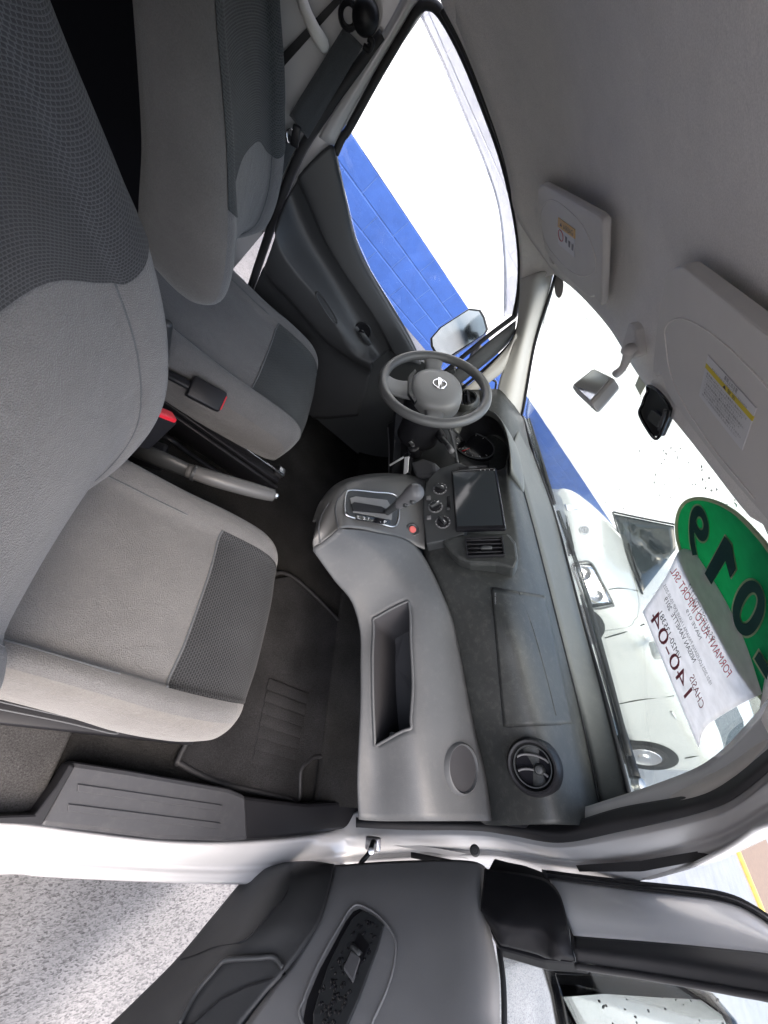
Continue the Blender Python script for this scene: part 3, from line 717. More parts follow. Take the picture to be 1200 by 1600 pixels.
# ================================================================== SEATS
def make_seat(name, label, xc, yc, inner, rake=0.0, trim=(1.0, 1.0), fx=0.0, sb=None, back_dx=0.0, cloth='slot_back', felt=12, seam=24):
    s = thing(name, label, 'car seat', (xc, yc, 0), 'front seats')
    hw = .24
    half = [(-.95, -.165), (-1.02, -.11), (-1.015, -.05), (-.94, -.004), (-.82, .013), (-.71, .006), (-.64, -.008), (-.35, -.010), (0, -.011)]
    cs = half+[(-t, d) for t, d in half[-2::-1]]
    st = [(-.12, .335, .95, 1), (.05, .335, 1, 1), (.20, .337, 1, 1), (.32, .347, 1, 1), (.405, .348, .985, .95), (.455, .328, .96, .8), (.480, .288, .935, .5), (.479, .245, .91, .3), (.455, .20, .88, .1)]
    rows = []
    for x, zc_, ws_, ds in st:
        rows.append([V((xc+x+fx*max(0, x)/.48-.035*abs(t)**3*(1 if x > .3 else 0), yc+t*hw*ws_*((trim[0]+(trim[1]-trim[0])*max(0, min(1, (x+.02)/.4))) if t < 0 else 1.0), max(.165, zc_+d*ds))) for t, d in cs])
    G = loft(rows, 16*4+1, 8*6+1, even=False)
    up = V((xc, yc, 3))
    fl_ = (G[10][31]-G[10][30]).cross(G[11][30]-G[10][30]).z < 0
    i0 = 17 if fx else 15
    ins = lambda i, j: i0 <= i < 42 and 20 <= j < 44
    js = 14 if trim[0] < 1 else 9
    select('cushion', G, lambda i, j: js <= j < 55 and not ins(i, j), M['seat'], s, 0, fl_)
    select('cushion_side', G, lambda i, j: j < js, M['seat_side'], s, 0, fl_); select('cushion_side', G, lambda i, j: j >= 55, M['seat_side'], s, 0, fl_)
    sub = [[p.copy() for p in r[20:45]] for r in G[i0:43]]
    ig = puff(sub, .005, fl_)
    grid('cushion_insert', ig, M['slot'] if cloth == 'slot_back' else M['ribbed'], s, toward=up)
    for k in (20, 44):
        tube('seam', [G[i][k]+V((0, 0, -.0004)) for i in range(4, 16, 3)], .0018, M['dark_cloth'], s, 6)
    tube('seam', [G[i0][j]+V((0, 0, .0005)) for j in range(20, 45, 4)], .0026, M['dark_cloth'], s, 6)
    # backrest
    hb = [(-.74, -1.0), (-.88, -.82), (-.955, -.45), (-.975, -.12), (-.935, .10), (-.83, .17), (-.69, .08), (-.60, -.03), (-.30, -.07), (0, -.08)]
    cb = hb+[(-t, d) for t, d in hb[-2::-1]]
    sb = sb or [(.30, .045, .165, .10), (.40, .060, .212, .125), (.52, .052, .252, .13), (.64, .002, .258, .125), (.76, -.075, .245, .115), (.86, -.165, .216, .10), (.93, -.215, .180, .085), (.968, -.25, .135, .06), (.978, -.28, .07, .03)]
    rows = []
    for z, xf, hw2, dp in sb:
        rows.append([V((xc+back_dx+xf-rake*(z-.3)+d*dp*(1.0 if d < 0 else .17/.17*.9), yc+t*hw2, z)) for t, d in cb])
    G = loft(rows, 18*4+1, 8*6+1, even=False)
    ts = [p.x for p in cr([V((t, 0, 0)) for t, d in cb], 73)]
    for i in range(49):
        k = math.exp(-((i-seam)/5.0)**2)
        for j in range(73):
            dz = -.034*k*math.exp(-((abs(ts[j])-.66)/.26)**2); G[i][j] = G[i][j]+V((-.6*dz, 0, dz))
    fl_ = (G[20][37]-G[20][36]).cross(G[21][36]-G[20][36]).x > 0
    select('backrest_lower', G, lambda i, j: i < seam and felt <= j < 60, M['seat'], s, 0, fl_)
    up_ = [[p.copy() for p in r[felt:61]] for r in G[seam:]]
    grid('backrest_upper', puff(up_, .0035, fl_), M[cloth], s, toward=V((3, yc, .6)))
    select('backrest_side', G, lambda i, j: j < felt, M['seat_side'], s, 0, fl_); select('backrest_side', G, lambda i, j: j >= 60, M['seat_side'], s, 0, fl_)
    for k in (26, 46):
        tube('seam', [G[i][k]+V((-.0006, 0, 0)) for i in range(3, seam+1, 3)], .0016, M['dark_cloth'], s, 6)
    bk = [G[i][0] for i in range(49)]; bk2 = [G[i][-1] for i in range(49)]
    grid('backrest_shell', [bk, bk2], M['dark_cloth'], s, toward=V((-3, yc, .6)))
    # headrest on two posts
    top = G[47][36]; hc = V((top.x-.01-rake*.1, yc, 1.055))
    for q in (-.06, .06):
        tube('headrest_post', [V((top.x+.0, yc+q, .95)), V((hc.x, yc+q, 1.03))], .006, M['chrome'], s, 10)
    h = box('headrest', hc, (.10, .25, .17), M[cloth] if cloth == 'slot_back' else M['dark_cloth'], s, Matrix.Rotation(-.2, 3, 'Y'), .04, 5)
    # base: risers, rails, side plates
    box('base', (xc+.18, yc, .12), (.50, .36, .12), M['black'], s, None, .01)
    for sg in (-1, 1):
        box('rail', (xc+.22, yc+sg*.19, .06), (.62, .045, .05), M['black'], s, None, .004)
        box('side_plate', (xc+.16, yc+sg*.215*(trim[0]+.07 if sg < 0 and trim[0] < 1 else 1), .145), (.52, .012, .07), M['black'], s, None, .004)
        box('hinge_cover', (xc-.015, yc+sg*.243, .31), (.15, .022, .17), M['panel'], s, Matrix.Rotation(-.35, 3, 'Y'), .010)
    return s
pseat = make_seat('passenger_seat', 'gray cloth front seat nearest the open door with slotted dark panels', .0, -.432, 1, back_dx=.008, trim=(.70, .90), fx=.034)
dseat = make_seat('driver_seat', 'gray cloth front seat behind the steering wheel', .005, .345, -1, cloth='ribbed', felt=16, seam=21,
    sb=[(.435, .00, .17, .05), (.465, .025, .215, .13), (.53, .042, .245, .165), (.64, .0, .255, .165), (.76, -.078, .245, .15), (.86, -.165, .216, .125), (.93, -.215, .180, .105), (.968, -.25, .135, .075), (.978, -.28, .07, .04)])
# details of the passenger seat's door side
rl = tube('recline_lever', [Z(-30, 1040, .27), Z(0, 1062, .27), Z(28, 1078, .265)], [.018, .018, .013], M['gray_dark'], pseat, 12, sx=.6)
tube('slide_slot', [Z(-10, 1094, .14), Z(60, 1110, .14), Z(150, 1130, .14), Z(181, 1141, .14), Z(176, 1146, .138), Z(100, 1128, .138), Z(-10, 1106, .138)], .0016, M['gray'], pseat, 6, n=60)
for a_, b_ in ((222, 1143),):
    p = Z(a_, b_, .13); lathe('bolt', [(0, .006), (.004, .006), (.0045, .002), (.009, .002), (.010, 0)], p, (0, -.8, .8), M['gray_dark'], pseat, 18)
# inner rail of the driver seat with two bright edges
for k, (p, q) in enumerate((((257, 607), (443, 743)), ((239, 613), (428, 749)))):
    a_, b_ = Z(*p, .185-.03*k), Z(*q, .185-.03*k)
    box('rail_edge', (a_+b_)/2, ((b_-a_).length, .008, .005), M['chrome'], dseat, frame_from(b_-a_, (0, 0, 1)), .001)
a_, b_ = Z(246, 612, .165), Z(436, 748, .165)
box('inner_rail', (a_+b_)/2+V((0, .004, -.012)), ((b_-a_).length*1.02, .034, .02), M['black'], dseat, frame_from(b_-a_, (0, 0, 1)), .003)
box('rail_foot', Z(437, 738, .17), (.03, .03, .03), M['steel'], dseat, None, .006)
a_, b_ = Z(236, 640, .10), Z(420, 765, .10)
box('inner_side_plate', (a_+b_)/2, ((b_-a_).length, .012, .12), M['black'], dseat, frame_from(b_-a_, (0, -.3, 1)), .004)

# buckles
def buckle(label, c, d, up, fw, redface):
    b = thing('belt_buckle', label, 'buckle', c, 'seat belt buckles')
    R_ = frame_from(d, up)
    box('housing', c, (.085, .055, .030), M['black'], b, R_, .006, 3)
    box('release_button', V(c)+R_@V((.0415, 0, .002)), (.008, .040, .016) if not redface else (.012, .044, .024), M['red'], b, R_, .003)
    tube('stalk', [V(c)-R_@V((.03, 0, 0)), V(c)-R_@V((.09, 0, .01)), V(c)-R_@V((.14, 0, .04))], .009, M['black'], b, 8, sx=1.6)
    return b
buckle('black seat belt buckle with red button beside the handbrake', Y(232, 668, -.165), V((.35, .0, .94)), V((.55, -.75, .3)), None, True)
buckle('black seat belt buckle with thin red edge against the driver seat', Y(322, 616, .085), V((.93, .05, .18)), V((0, -.55, .8)), None, False)
# handbrake
hb_ = thing('handbrake', 'gray handbrake lever with silver button between the seats', 'handbrake', Z(215, 705, .15))
tube('lever', [Z(205, 700, .20), Z(245, 715, .255), Z(300, 738, .285)], [.020, .022, .018], M['panel'], hb_, 14, sx=.55)
tube('grip', [Z(293, 735, .285), Z(340, 750, .315), Z(400, 767, .338), Z(427, 774, .347)], [.0165, .019, .0185, .016], M['rim'], hb_, 18)
tube('grip_collar', [Z(301, 738, .291), Z(306, 740, .294)], .0195, M['panel'], hb_, 18, n=4)
tube('button', [Z(426, 774, .347), Z(434, 776, .349)], .008, M['chrome'], hb_, 14, n=4)
tube('cable', [Z(232, 668, .13), Z(270, 690, .16), Z(300, 712, .10), Z(350, 745, .06)], .007, M['black'], hb_, 8)
box('bracket', Z(225, 707, .17), (.10, .05, .06), M['black'], hb_, Matrix.Rotation(-.5, 3, 'Y'), .008)

# floor mat with heel pad
mt = thing('floor_mat', 'black pile floor mat with ribbed heel pad in the passenger footwell', 'floor mat', (.75, -.5, 0))
mo = [(330, 1090), (395, 960), (420, 905), (455, 900), (520, 960), (556, 1010), (558, 1190), (500, 1182), (482, 1190), (470, 1205), (466, 1250), (440, 1245), (400, 1236), (340, 1222), (285, 1195), (282, 1180)]
G = [Z(a_, b_, .016) for a_, b_ in mo]
plate('pile', G, M['mat'], mt, .012, .004)
tube('binding', [Z(a_, b_, .014) for a_, b_ in mo], .007, M['rubber'], mt, 8, True, 120)
for k in range(7):
    f_ = k/6
    a1 = V((418-22*f_, 1068+112*f_, 0)); a2 = V((480-20*f_, 1092+105*f_, 0))
    p, q = Z(a1.x, a1.y, .018), Z(a2.x, a2.y, .018)
    box('heel_pad_rib', (p+q)/2+V((.0, .0, 0)), ((q-p).length, .032, .006), M['mat'], mt, frame_from(q-p, (0, 0, 1)), .002)

# ================================================================== DASHBOARD
dash = thing('dashboard', 'dark dashboard with gray lower panel, vents, pocket and gear console', 'dashboard', (1.0, 0, .4))
r0 = [W(813, 655, .004), W(835, 715, .004), W(865, 800, .004), W(905, 950, .004), W(945, 1090, .004), W(984, 1250, .004), W(992, 1285, .004)]
r1 = [Z(a_, b_, .792) for a_, b_ in [(800, 700), (812, 740), (826, 790), (842, 850), (880, 1000), (910, 1120), (938, 1255), (944, 1290)]]
top = loft([r0, [a_.lerp(b_, .5)+V((0, 0, .006)) for a_, b_ in zip(arc(r0, 9), arc(r1, 9))], r1], 80, 8)
grid('top_panel', top, M['dash_top'], dash, .008)
r1b = [p+V((-.003, 0, -.003)) for p in r1]
tube('top_groove', [p+V((-.001, 0, -.002)) for p in r1], .0016, M['black'], dash, 6, n=100)
r2 = [Z(a_, b_, .784) for a_, b_ in [(792, 722), (797, 750), (806, 795), (818, 850), (850, 975), (872, 1070), (893, 1170), (912, 1290)]]
r3 = [Z(a_, b_, c_) for a_, b_, c_ in [(776, 735, .742), (776, 762, .740), (779, 800, .740), (787, 852, .745), (793, 960, .742), (812, 1060, .738), (832, 1165, .735), (852, 1288, .735)]]
r4 = [Z(a_, b_, .575 if b_ < 870 else .60) for a_, b_ in [(712, 745), (704, 770), (680, 800), (672, 860), (690, 905), (716, 1005), (735, 1100), (760, 1205), (770, 1290)]]
r5 = [p+V((.06, 0, -.06)) for p in r4]
pad = grid('upper_pad', loft([r1b, r2, r3, r4, r5], 110, 40), M['dash'], dash, .006)
TP = tree(pad)
# passenger airbag lid, proud of the pad with a shadow gap
lid = [(768, 918), (853, 931), (897, 1131), (787, 1136)]
lg = patch(TP, lid, 24, 30, .0035)
grid('airbag_lid', lg, M['dash'], dash, .003)
ring_ = lg[0][-3:1:-5]+[lg[0][1], lg[1][0]]+[r[0] for r in lg[5:-2:5]]+[lg[-2][0], lg[-1][1]]+lg[-1][4:-1:5]
tube('lid_gap', [p+(p-CAM).normalized()*.0028 for p in ring_], .0014, M['black'], dash, 6, False, 140)
for pts in ([(811, 926), (832, 980), (852, 1050), (869, 1118)],):
    tube('lid_crease', [hit(TP, a_, b_, .0035) for a_, b_ in pts], .0013, M['dash'], dash, 6)
text('airbag_mark', 'SRS AIRBAG', lambda u, v: hit(TP, 775-2*v, 926+18*u, .0045), M['ink_gray'], dash)
# side round vent
vc, vn = hitn(TP, 833, 1197); vn = (vn*.35+(CAM-vc).normalized()*.65).normalized()
vc = vc+vn*.016
sv = lathe('side_vent', [(.056, -.034), (.052, -.012), (.050, .002), (.046, .0065), (.042, .0055), (.0395, -.004), (.0385, -.03), (0, -.034)], vc, vn, M['black'], dash, 56)
lathe('vent_ring', [(.0345, -.010), (.0352, -.0035), (.0372, -.0035), (.0380, -.010)], vc, vn, M['panel'], sv, 48)
Rv = frame_from((1, 0, .2), vn)
lathe('vent_disc', [(0, -.016), (.034, -.018), (.036, -.024)], vc, vn, M['void'], sv, 48)
for off, a0, a1 in ((-.020, -1.05, 1.05), (.006, -1.2, 1.2)):
    tube('vane', [vc+Rv@V((.033*math.sin(a0+(a1-a0)*k/8), off+.014*math.cos(a0+(a1-a0)*k/8), -.010)) for k in range(9)], .0026, M['gray_dark'], sv, 6)
lathe('vent_knob', [(0, .004), (.007, .002), (.0105, -.004), (.0115, -.014)], vc+Rv@V((.012, -.004, -.004)), vn, M['panel'], sv, 24)
# gray lower panel with pocket
T = [(530, 826, .50), (585, 831, .52), (650, 853, .56), (699, 945, .60), (716, 1005, .60), (728, 1070, .60), (742, 1140, .60), (758, 1205, .60), (769, 1283, .60)]
TA = [(524, 832, .492), (580, 847, .515), (636, 872, .545), (672, 943, .575), (684, 1005, .575), (692, 1070, .575), (700, 1140, .578), (712, 1205, .578), (722, 1283, .578)]
R1 = [(518, 838, .48), (572, 862, .50), (612, 890, .52), (638, 940, .535), (642, 1005, .535), (645, 1070, .535), (642, 1138, .535), (652, 1205, .542), (664, 1283, .545)]
R2 = [(503, 849, .455), (540, 882, .455), (570, 920, .455), (583, 968, .45), (582, 1030, .45), (583, 1095, .45), (586, 1165, .45), (590, 1215, .45), (592, 1283, .455)]
LB = [(489, 861, .43), (520, 903, .425), (548, 938, .42), (562, 985, .42), (563, 1040, .42), (563, 1100, .42), (560, 1165, .42), (558, 1220, .42), (560, 1280, .42)]
rowsL = [[Z(*p) for p in r] for r in (T, TA, R1, R2, LB)]
under = [p+V((.07, 0, -.012)) for p in rowsL[-1]]
GL = loft(rowsL+[under], 8*6+1, 5*6+1, even=False)
# flatten the pocket edge rows so the opening has straight sides
lower = grid('lower_panel', GL, M['gray'], dash, .006, hole=(12, 18, 18, 36))
TLW = tree(lower)
loop = [GL[12][j] for j in range(18, 37)]+[GL[i][36] for i in range(13, 19)]+[GL[18][j] for j in range(35, 17, -1)]+[GL[i][18] for i in range(17, 12, -1)]
cen = sum(loop, V())/len(loop)
l2 = [p+V((.012, 0, -.004))+(cen-p)*.05 for p in loop]; l3 = [cen+(p-cen)*.92+V((.13, 0, -.035)) for p in loop]
pk = grid('pocket', [loop, l2, l3], M['recess'], dash, 0, toward=cen-V((.3, 0, -.2)), closed=True)
mesh('pocket_back', l3, [tuple(range(len(l3)))], M['recess'], pk, False)
tube('pocket_lip', [p+V((-.001, 0, .001)) for p in loop], .0035, M['gray'], dash, 8, True, 120)
box('pocket_clip', hit(TLW, 0, 0) or Z(612, 1150, .47)+V((.02, 0, -.01)), (.02, .02, .012), M['gray'], pk, None, .003)
# cup recess on the right shoulder
cc, cn = hitn(TLW, 720, 1200); cn = (cn+V((-.1, 0, .5))).normalized()
cu_ = lathe('cup_ring', [(.0425, -.006), (.0430, .008), (.0450, .0105), (.0475, .0085), (.053, -.012)], cc, cn, M['gray'], dash, 56)
lathe('cup_floor', [(0, .0046), (.030, .0046), (.043, .0052), (.043, -.004)], cc, cn, M['recess'], cu_, 56)
# end cap of the pad above the sill
plate('end_cap', [X(762, 1268, 1.0), X(800, 1262, 1.0), X(832, 1280, 1.0), X(822, 1297, 1.02), X(800, 1294, 1.02), X(764, 1284, 1.02)], M['black'], dash, .03, .006)
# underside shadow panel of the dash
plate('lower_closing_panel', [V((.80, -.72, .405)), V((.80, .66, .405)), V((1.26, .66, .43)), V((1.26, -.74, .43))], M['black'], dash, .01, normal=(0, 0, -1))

# ---- gear console top
cA = [(494, 815, .425), (508, 786, .45), (532, 764, .468), (560, 753, .482), (600, 749, .503), (640, 752, .53), (664, 758, .56)]
cA0 = [(488, 815, .40), (500, 784, .42), (524, 757, .435), (556, 744, .45), (598, 739, .47), (640, 742, .50), (664, 750, .53)]
cB = [(490, 838, .445), (512, 808, .475), (538, 790, .490), (566, 786, .500), (602, 788, .517), (640, 795, .545), (664, 803, .575)]
cC = [(489, 859, .43), (510, 842, .466), (530, 826, .498), (556, 825, .508), (585, 831, .519), (640, 848, .552), (664, 858, .575)]
GC = loft([[Z(*p) for p in r] for r in (cA0, cA, cB, cC)], 61, 25, even=False)
con = grid('console_top', GC, M['console'], dash, .005)
TC = tree(con)
def onc(px, py, o=.0): return hit(TC, px, py, o)
gate = plate('shift_gate', [onc(*p, .006) for p in [(541, 772), (550, 766), (585, 769), (618, 774), (624, 798), (618, 822), (590, 817), (546, 807), (539, 795)]], M['panel'], dash, .008, .003)
tube('gate_surround', [onc(*p, .0065) for p in [(541, 772), (550, 766), (585, 769), (618, 774), (624, 798), (618, 822), (590, 817), (546, 807), (539, 795)]], .0022, M['steel'], gate, 8, True, 80)
plate('gate_inset', [onc(*p, .0085) for p in [(547, 778), (556, 775), (605, 781), (614, 796), (612, 812), (552, 800)]], M['wheel'], gate, .003, .001)
plate('gate_slot', [onc(*p, .0105) for p in [(549, 787), (554, 784), (596, 791), (607, 797), (606, 803), (552, 798)]], M['black'], gate, .003, .001)
strip = plate('gear_strip', [onc(*p, .0125) for p in [(557, 804), (610, 813), (609, 820), (556, 811)]], M['gloss_black'], gate, .003)
for k, ch in enumerate('L2DNRP'):
    u0 = .06+.155*k
    text('gear_letter', ch, lambda u, v, u0=u0: onc(557+53*(u0+.07*u)-1.2+3.4*(1-v)*.0, 805.2+9*(u0+.07*u)+4.6*(1-v), .0145), M['white_print'], strip)
for pts in ([(529, 826), (524, 800), (527, 782), (541, 763)], [(500, 848), (498, 825), (503, 805), (514, 786)]):
    tube('console_lid_edge', [onc(*p, .001) for p in pts], .0022, M['gray'], dash, 6)
rb, rn = hitn(TC, 644, 828); rn = (rn+(CAM-rb).normalized()*.4).normalized()
hz = lathe('hazard_switch', [(.0, .004), (.0105, .0035), (.0115, .001), (.013, .001), (.0165, .004), (.0205, .002), (.021, -.004)], rb, rn, M['panel'], dash, 36)
lathe('hazard_button', [(0, .007), (.009, .0062), (.0103, .003)], rb, rn, M['pinkred'], hz, 30)
# gear lever
gl = thing('gear_lever', 'dark automatic gear lever standing in its gate on the console', 'gear lever', onc(602, 800))
y0 = onc(602, 802).y
tube('stem', [Y(598, 806, y0), Y(612, 795, y0), Y(626, 785, y0)], [.0085, .0105, .0135], M['panel'], gl, 14)
tube('knob', [Y(622, 789, y0), Y(634, 780, y0), Y(645, 772, y0), Y(653, 766, y0), Y(657, 763, y0)], [.0135, .0185, .0235, .021, .008], M['gray_dark'], gl, 20)
kc = Y(645, 784, y0-.02)
tube('release_button', [kc, kc+(CAM-kc).normalized()*.010], .0075, M['panel'], gl, 14, n=4)
tube('lock_pin', [Y(634, 788, y0-.016), Y(633, 790, y0-.022)], .006, M['panel'], gl, 12, n=4)

# ---- centre stack
SN = V((-.894, 0, .447)); SP = V((.775, 0, .664))
def S_(px, py, o=0.0): return PL(px, py, SP+SN*o, SN)
cp = plate('climate_panel', [S_(*p, -.016) for p in [(716, 722), (700, 727), (688, 731), (676, 740), (666, 753), (661, 775), (661, 811), (666, 850), (688, 846), (704, 842), (725, 834), (735, 790), (735, 730)]], M['panel'], dash, .05, .004)
for i, (a_, b_, rot) in enumerate([(687.5, 764, -.5), (680.5, 792, .5), (692, 816, -1.0)]):
    p = S_(a_, b_, -.016)
    kn = lathe('climate_knob', [(0, .010), (.0135, .009), (.0150, .0), ], p, SN, M['black'], cp, 32)
    lathe('knob_ring', [(.0165, .0), (.018, .0028), (.0205, .0024), (.0215, 0)], p, SN, M['gray_dark'], kn, 36)
    R_ = frame_from(V((.45, 0, .89)), SN); R_ = R_@Matrix.Rotation(rot, 3, 'Z')
    box('knob_grip', p+SN*.013, (.030, .009, .012), M['panel'], kn, R_, .003)
    box('knob_mark', p+SN*.0195+R_@V((.010, 0, 0)), (.007, .0014, .0012), M['white_print'], kn, R_, 0)
    for q in range(9):
        aa = math.radians(-130+260*q/8); d_ = R_@V((math.cos(aa), math.sin(aa), 0))
        box('knob_tick', p+d_*.0192+SN*.0034, (.0022, .0009, .0006), M['white_print'], kn, frame_from(d_, SN), 0)
for a_, b_ in ((669.6, 778), (670, 809)):
    box('climate_button', S_(a_, b_, -.013), (.013, .013, .008), M['gray_dark'], cp, frame_from(V((.45, 0, .89)), SN), .002)
box('slider_slot', S_(701, 785, -.0155), (.010, .045, .003), M['black'], cp, frame_from(V((.45, 0, .89)), SN), .001)
box('slider_tab', S_(700, 795, -.011), (.011, .009, .008), M['panel'], cp, frame_from(V((.45, 0, .89)), SN), .002)
# vent surround and centre vent
vs_ = plate('vent_surround', [S_(*p, -.012) for p in [(690, 845), (706, 838), (735, 833), (795, 832), (806, 846), (810, 874), (803, 889), (775, 882), (735, 881), (716, 873), (700, 858)]], M['dash'], dash, .06, .008)
vt = plate('centre_vent', [S_(*p, -.0095) for p in [(727, 843), (784, 840), (788, 868), (730, 870)]], M['black'], dash, .01, .002)
for k in range(4):
    f_ = (k+.35)/4
    a_, b_ = S_(728+3*f_, 843.5+25*f_, -.004), S_(784.5+3*f_, 841.5+25*f_, -.004)
    box('vent_slat', (a_+b_)/2, ((b_-a_).length, .0035, .010), M['gloss_black'], vt, frame_from(b_-a_, SN), .001)
for p in ([(727, 843), (784, 840)], [(784, 840), (788, 868)], [(788, 868), (730, 870)], [(730, 870), (727, 843)]):
    a_, b_ = S_(*p[0], -.004), S_(*p[1], -.004)
    box('vent_frame', (a_+b_)/2, ((b_-a_).length, .004, .012), M['black'], vt, frame_from(b_-a_, SN), .001)
box('vent_tab', S_(760, 856, .002), (.028, .009, .010), M['panel'], vt, frame_from(S_(784, 841)-S_(728, 843), SN), .003)
# touchscreen
ts_ = thing('touchscreen', 'black tablet style touchscreen mounted on the centre of the dash', 'touchscreen', S_(745, 780, -.016))
tq = [(705, 735), (775, 731), (791, 826), (712, 828)]
tb = plate('housing', [S_(*p) for p in tq], M['gloss_black'], ts_, .014, .003)
gi = [(708, 738.5), (772, 735), (786, 820), (714.5, 822)]
M['tablet'] = flat('tablet_glass', (.02, .024, .028), .06, .7)
plate('display', [S_(*p, .0012) for p in gi], M['tablet'], ts_, .002)
for k in range(4):
    text('touch_icon', '△◁○+'[k] if False else '<o-+'[k], lambda u, v, k=k: S_(750+7*k+2.5*v, 733.4+1.5*k*0+2.2*u, .002), M['white_print'], ts_)
plate('card_slot', [S_(*p, -.010) for p in [(716, 729.5), (760, 726.5), (761, 730), (717, 733)]], M['black'], dash, .004)
plate('card_slot_tab', [S_(*p, -.006) for p in [(732, 728.8), (745, 728), (745.5, 730.5), (732.5, 731.3)]], M['gray'], dash, .004)

# ---- instrument hood, gauges
hp = [(708, 672), (716, 655), (730, 643), (748, 637), (766, 641), (781, 653), (792, 675), (798, 705), (799, 735), (795, 748)]
f0 = [X(*p, q_) for p, q_ in zip(hp, (.86, .86, .86, .86, .86, .86, .862, .872, .90, .94))]
hcx = sum(f0, V())/len(f0)
f_in = [hcx+(p-hcx)*.86+V((.02, 0, -.004)) for p in f0]
f1 = [p+V((.10, 0, -.006)) for p in f0]; f2 = [p+V((.20, 0, -.03))+(hcx-p)*.12 for p in f0]
hood = grid('instrument_hood', loft([f_in, f0, f1, f2], 50, 18), M['dash_top'], dash, .004, toward=V((.3, -.2, 2)))
f3 = [hcx+(p-hcx)*.80+V((.12, 0, -.012)) for p in f0]
grid('hood_lining', loft([[p+V((.001, 0, -.002)) for p in f_in], f3], 50, 6), M['black'], hood, 0, toward=hcx)
gp = V((.955, 0, 0)); 
gN = V((-.86, 0, .5)); gP = X(740, 695, .945)
def G_(px, py, o=0): return PL(px, py, gP+gN*o, gN)
ell = [(741+31*math.cos(a_)+4*math.sin(a_), 696+4*math.cos(a_)+20*math.sin(a_)) for a_ in [2*PI*k/28 for k in range(28)]]
gd = plate('gauge_face', [G_(*p) for p in ell], M['gloss_black'], dash, .03)
tube('gauge_bezel', [G_(*p, .002) for p in ell], .0025, M['gray'], gd, 8, True, 80)
tube('gauge_needle', [G_(722, 705, .003), G_(734, 700, .003)], .0012, M['red'], gd, 6)
for k in range(11):
    aa = 2*PI*(k+2)/14
    a_ = (741+25*math.cos(aa)+3*math.sin(aa), 696+3*math.cos(aa)+16*math.sin(aa)); b_ = (741+28*math.cos(aa)+3.4*math.sin(aa), 696+3.4*math.cos(aa)+18*math.sin(aa))
    tube('gauge_tick', [G_(*a_, .002), G_(*b_, .002)], .0008, M['white_print'], gd, 5, n=3)
tube('reset_pin', [G_(723, 689, .002), G_(719, 688, .02)], .003, M['black'], gd, 8, n=4)
box('gauge_trim', X(709, 694, .90), (.012, .13, .02), M['gray'], dash, Matrix.Rotation(.5, 3, 'Y'), .004)
# driver side of the dash
grid('driver_panel', loft([[V((.985, y, .70)) for y in (.66, .5, .3, .10)], [V((.93, y, .62)) for y in (.66, .5, .3, .10)], [V((.90, y, .48)) for y in (.66, .5, .3, .08)], [V((.93, y, .36)) for y in (.66, .5, .3, .06)]], 12, 14), M['panel'], dash, .01)
grid('driver_top', loft([[V((1.24, y, .785)) for y in (.66, .5, .3, .10)], [V((1.05, y, .775)) for y in (.66, .5, .3, .10)], [V((.985, y, .70)) for y in (.66, .5, .3, .10)]], 12, 10), M['dash'], dash, .008)
lv = X(728, 622, .92); ln = (CAM-lv).normalized()
ev = lathe('driver_vent', [(.05, -.05), (.048, 0), (.043, .006), (.038, .004), (.036, -.02), (0, -.022)], lv, V((-.8, -.1, .5)), M['dash'], dash, 40)
for k in (-1, 0, 1):
    box('driver_vent_slat', lv+V((0, .0, .012*k)), (.02, .068, .002), M['black'], ev, None, 0)
plate('knee_panel', [X(*p, .80) for p in [(640, 722), (660, 715), (680, 722), (682, 738), (668, 745), (648, 745)]], M['gray_dark'], dash, .05, .012)
plate('switch_panel', [X(*p, .84) for p in [(604, 662), (628, 648), (640, 690), (636, 735), (608, 748), (606, 700)]], M['black'], dash, .03, .008)
tube('panel_edge', [X(606, 668, .83), X(608, 705, .83), X(607, 748, .83)], .0025, M['gray_dark'], dash, 6)
tube('panel_edge', [X(700, 662, .84), X(708, 690, .84), X(715, 722, .84)], .0045, M['gray'], dash, 8)
plate('door_side_vent_box', [X(*p, .88) for p in [(560, 590), (592, 575), (600, 610), (590, 640), (566, 625)]], M['black'], dash, .06, .012)

# ================================================================== STEERING WHEEL
sc_ = V((.673, .36, .6815)); sn = V((-.707, 0, .707)); su = V((.707, 0, .707)); sr = V((0, -1, 0))
sw_ = thing('steering_wheel', 'gray three spoke steering wheel with round emblem on the hub', 'steering wheel', sc_)
def SWp(x, y, h): return sc_+sr*x+su*y+sn*h
tube('rim', [SWp(.170*math.cos(2*PI*k/24), .170*math.sin(2*PI*k/24), 0) for k in range(24)], .0155, M['rim'], sw_, 16, True, 110)
for aa in (PI, 0, -PI/2):
    cx, sx_ = math.cos(aa), math.sin(aa); wd = .030 if aa != -PI/2 else .042
    def sp(r, w_, h): return SWp(cx*r-sx_*w_, sx_*r+cx*w_, h)
    c1 = [[sp(r, w_, h+hh) for w_, hh in ((-wd*k_, -.012), (-wd*k_, -.002), (-wd*.6*k_, .004), (0, .005), (wd*.6*k_, .004), (wd*k_, -.002), (wd*k_, -.012))] for r, h, k_ in ((.05, -.012, 1.2), (.09, -.02, 1.0), (.13, -.016, .9), (.160, -.004, 1.1), (.172, .004, 1.25))]
    grid('spoke', loft(c1, 16, 14, even=False), M['wheel'], sw_, .006)
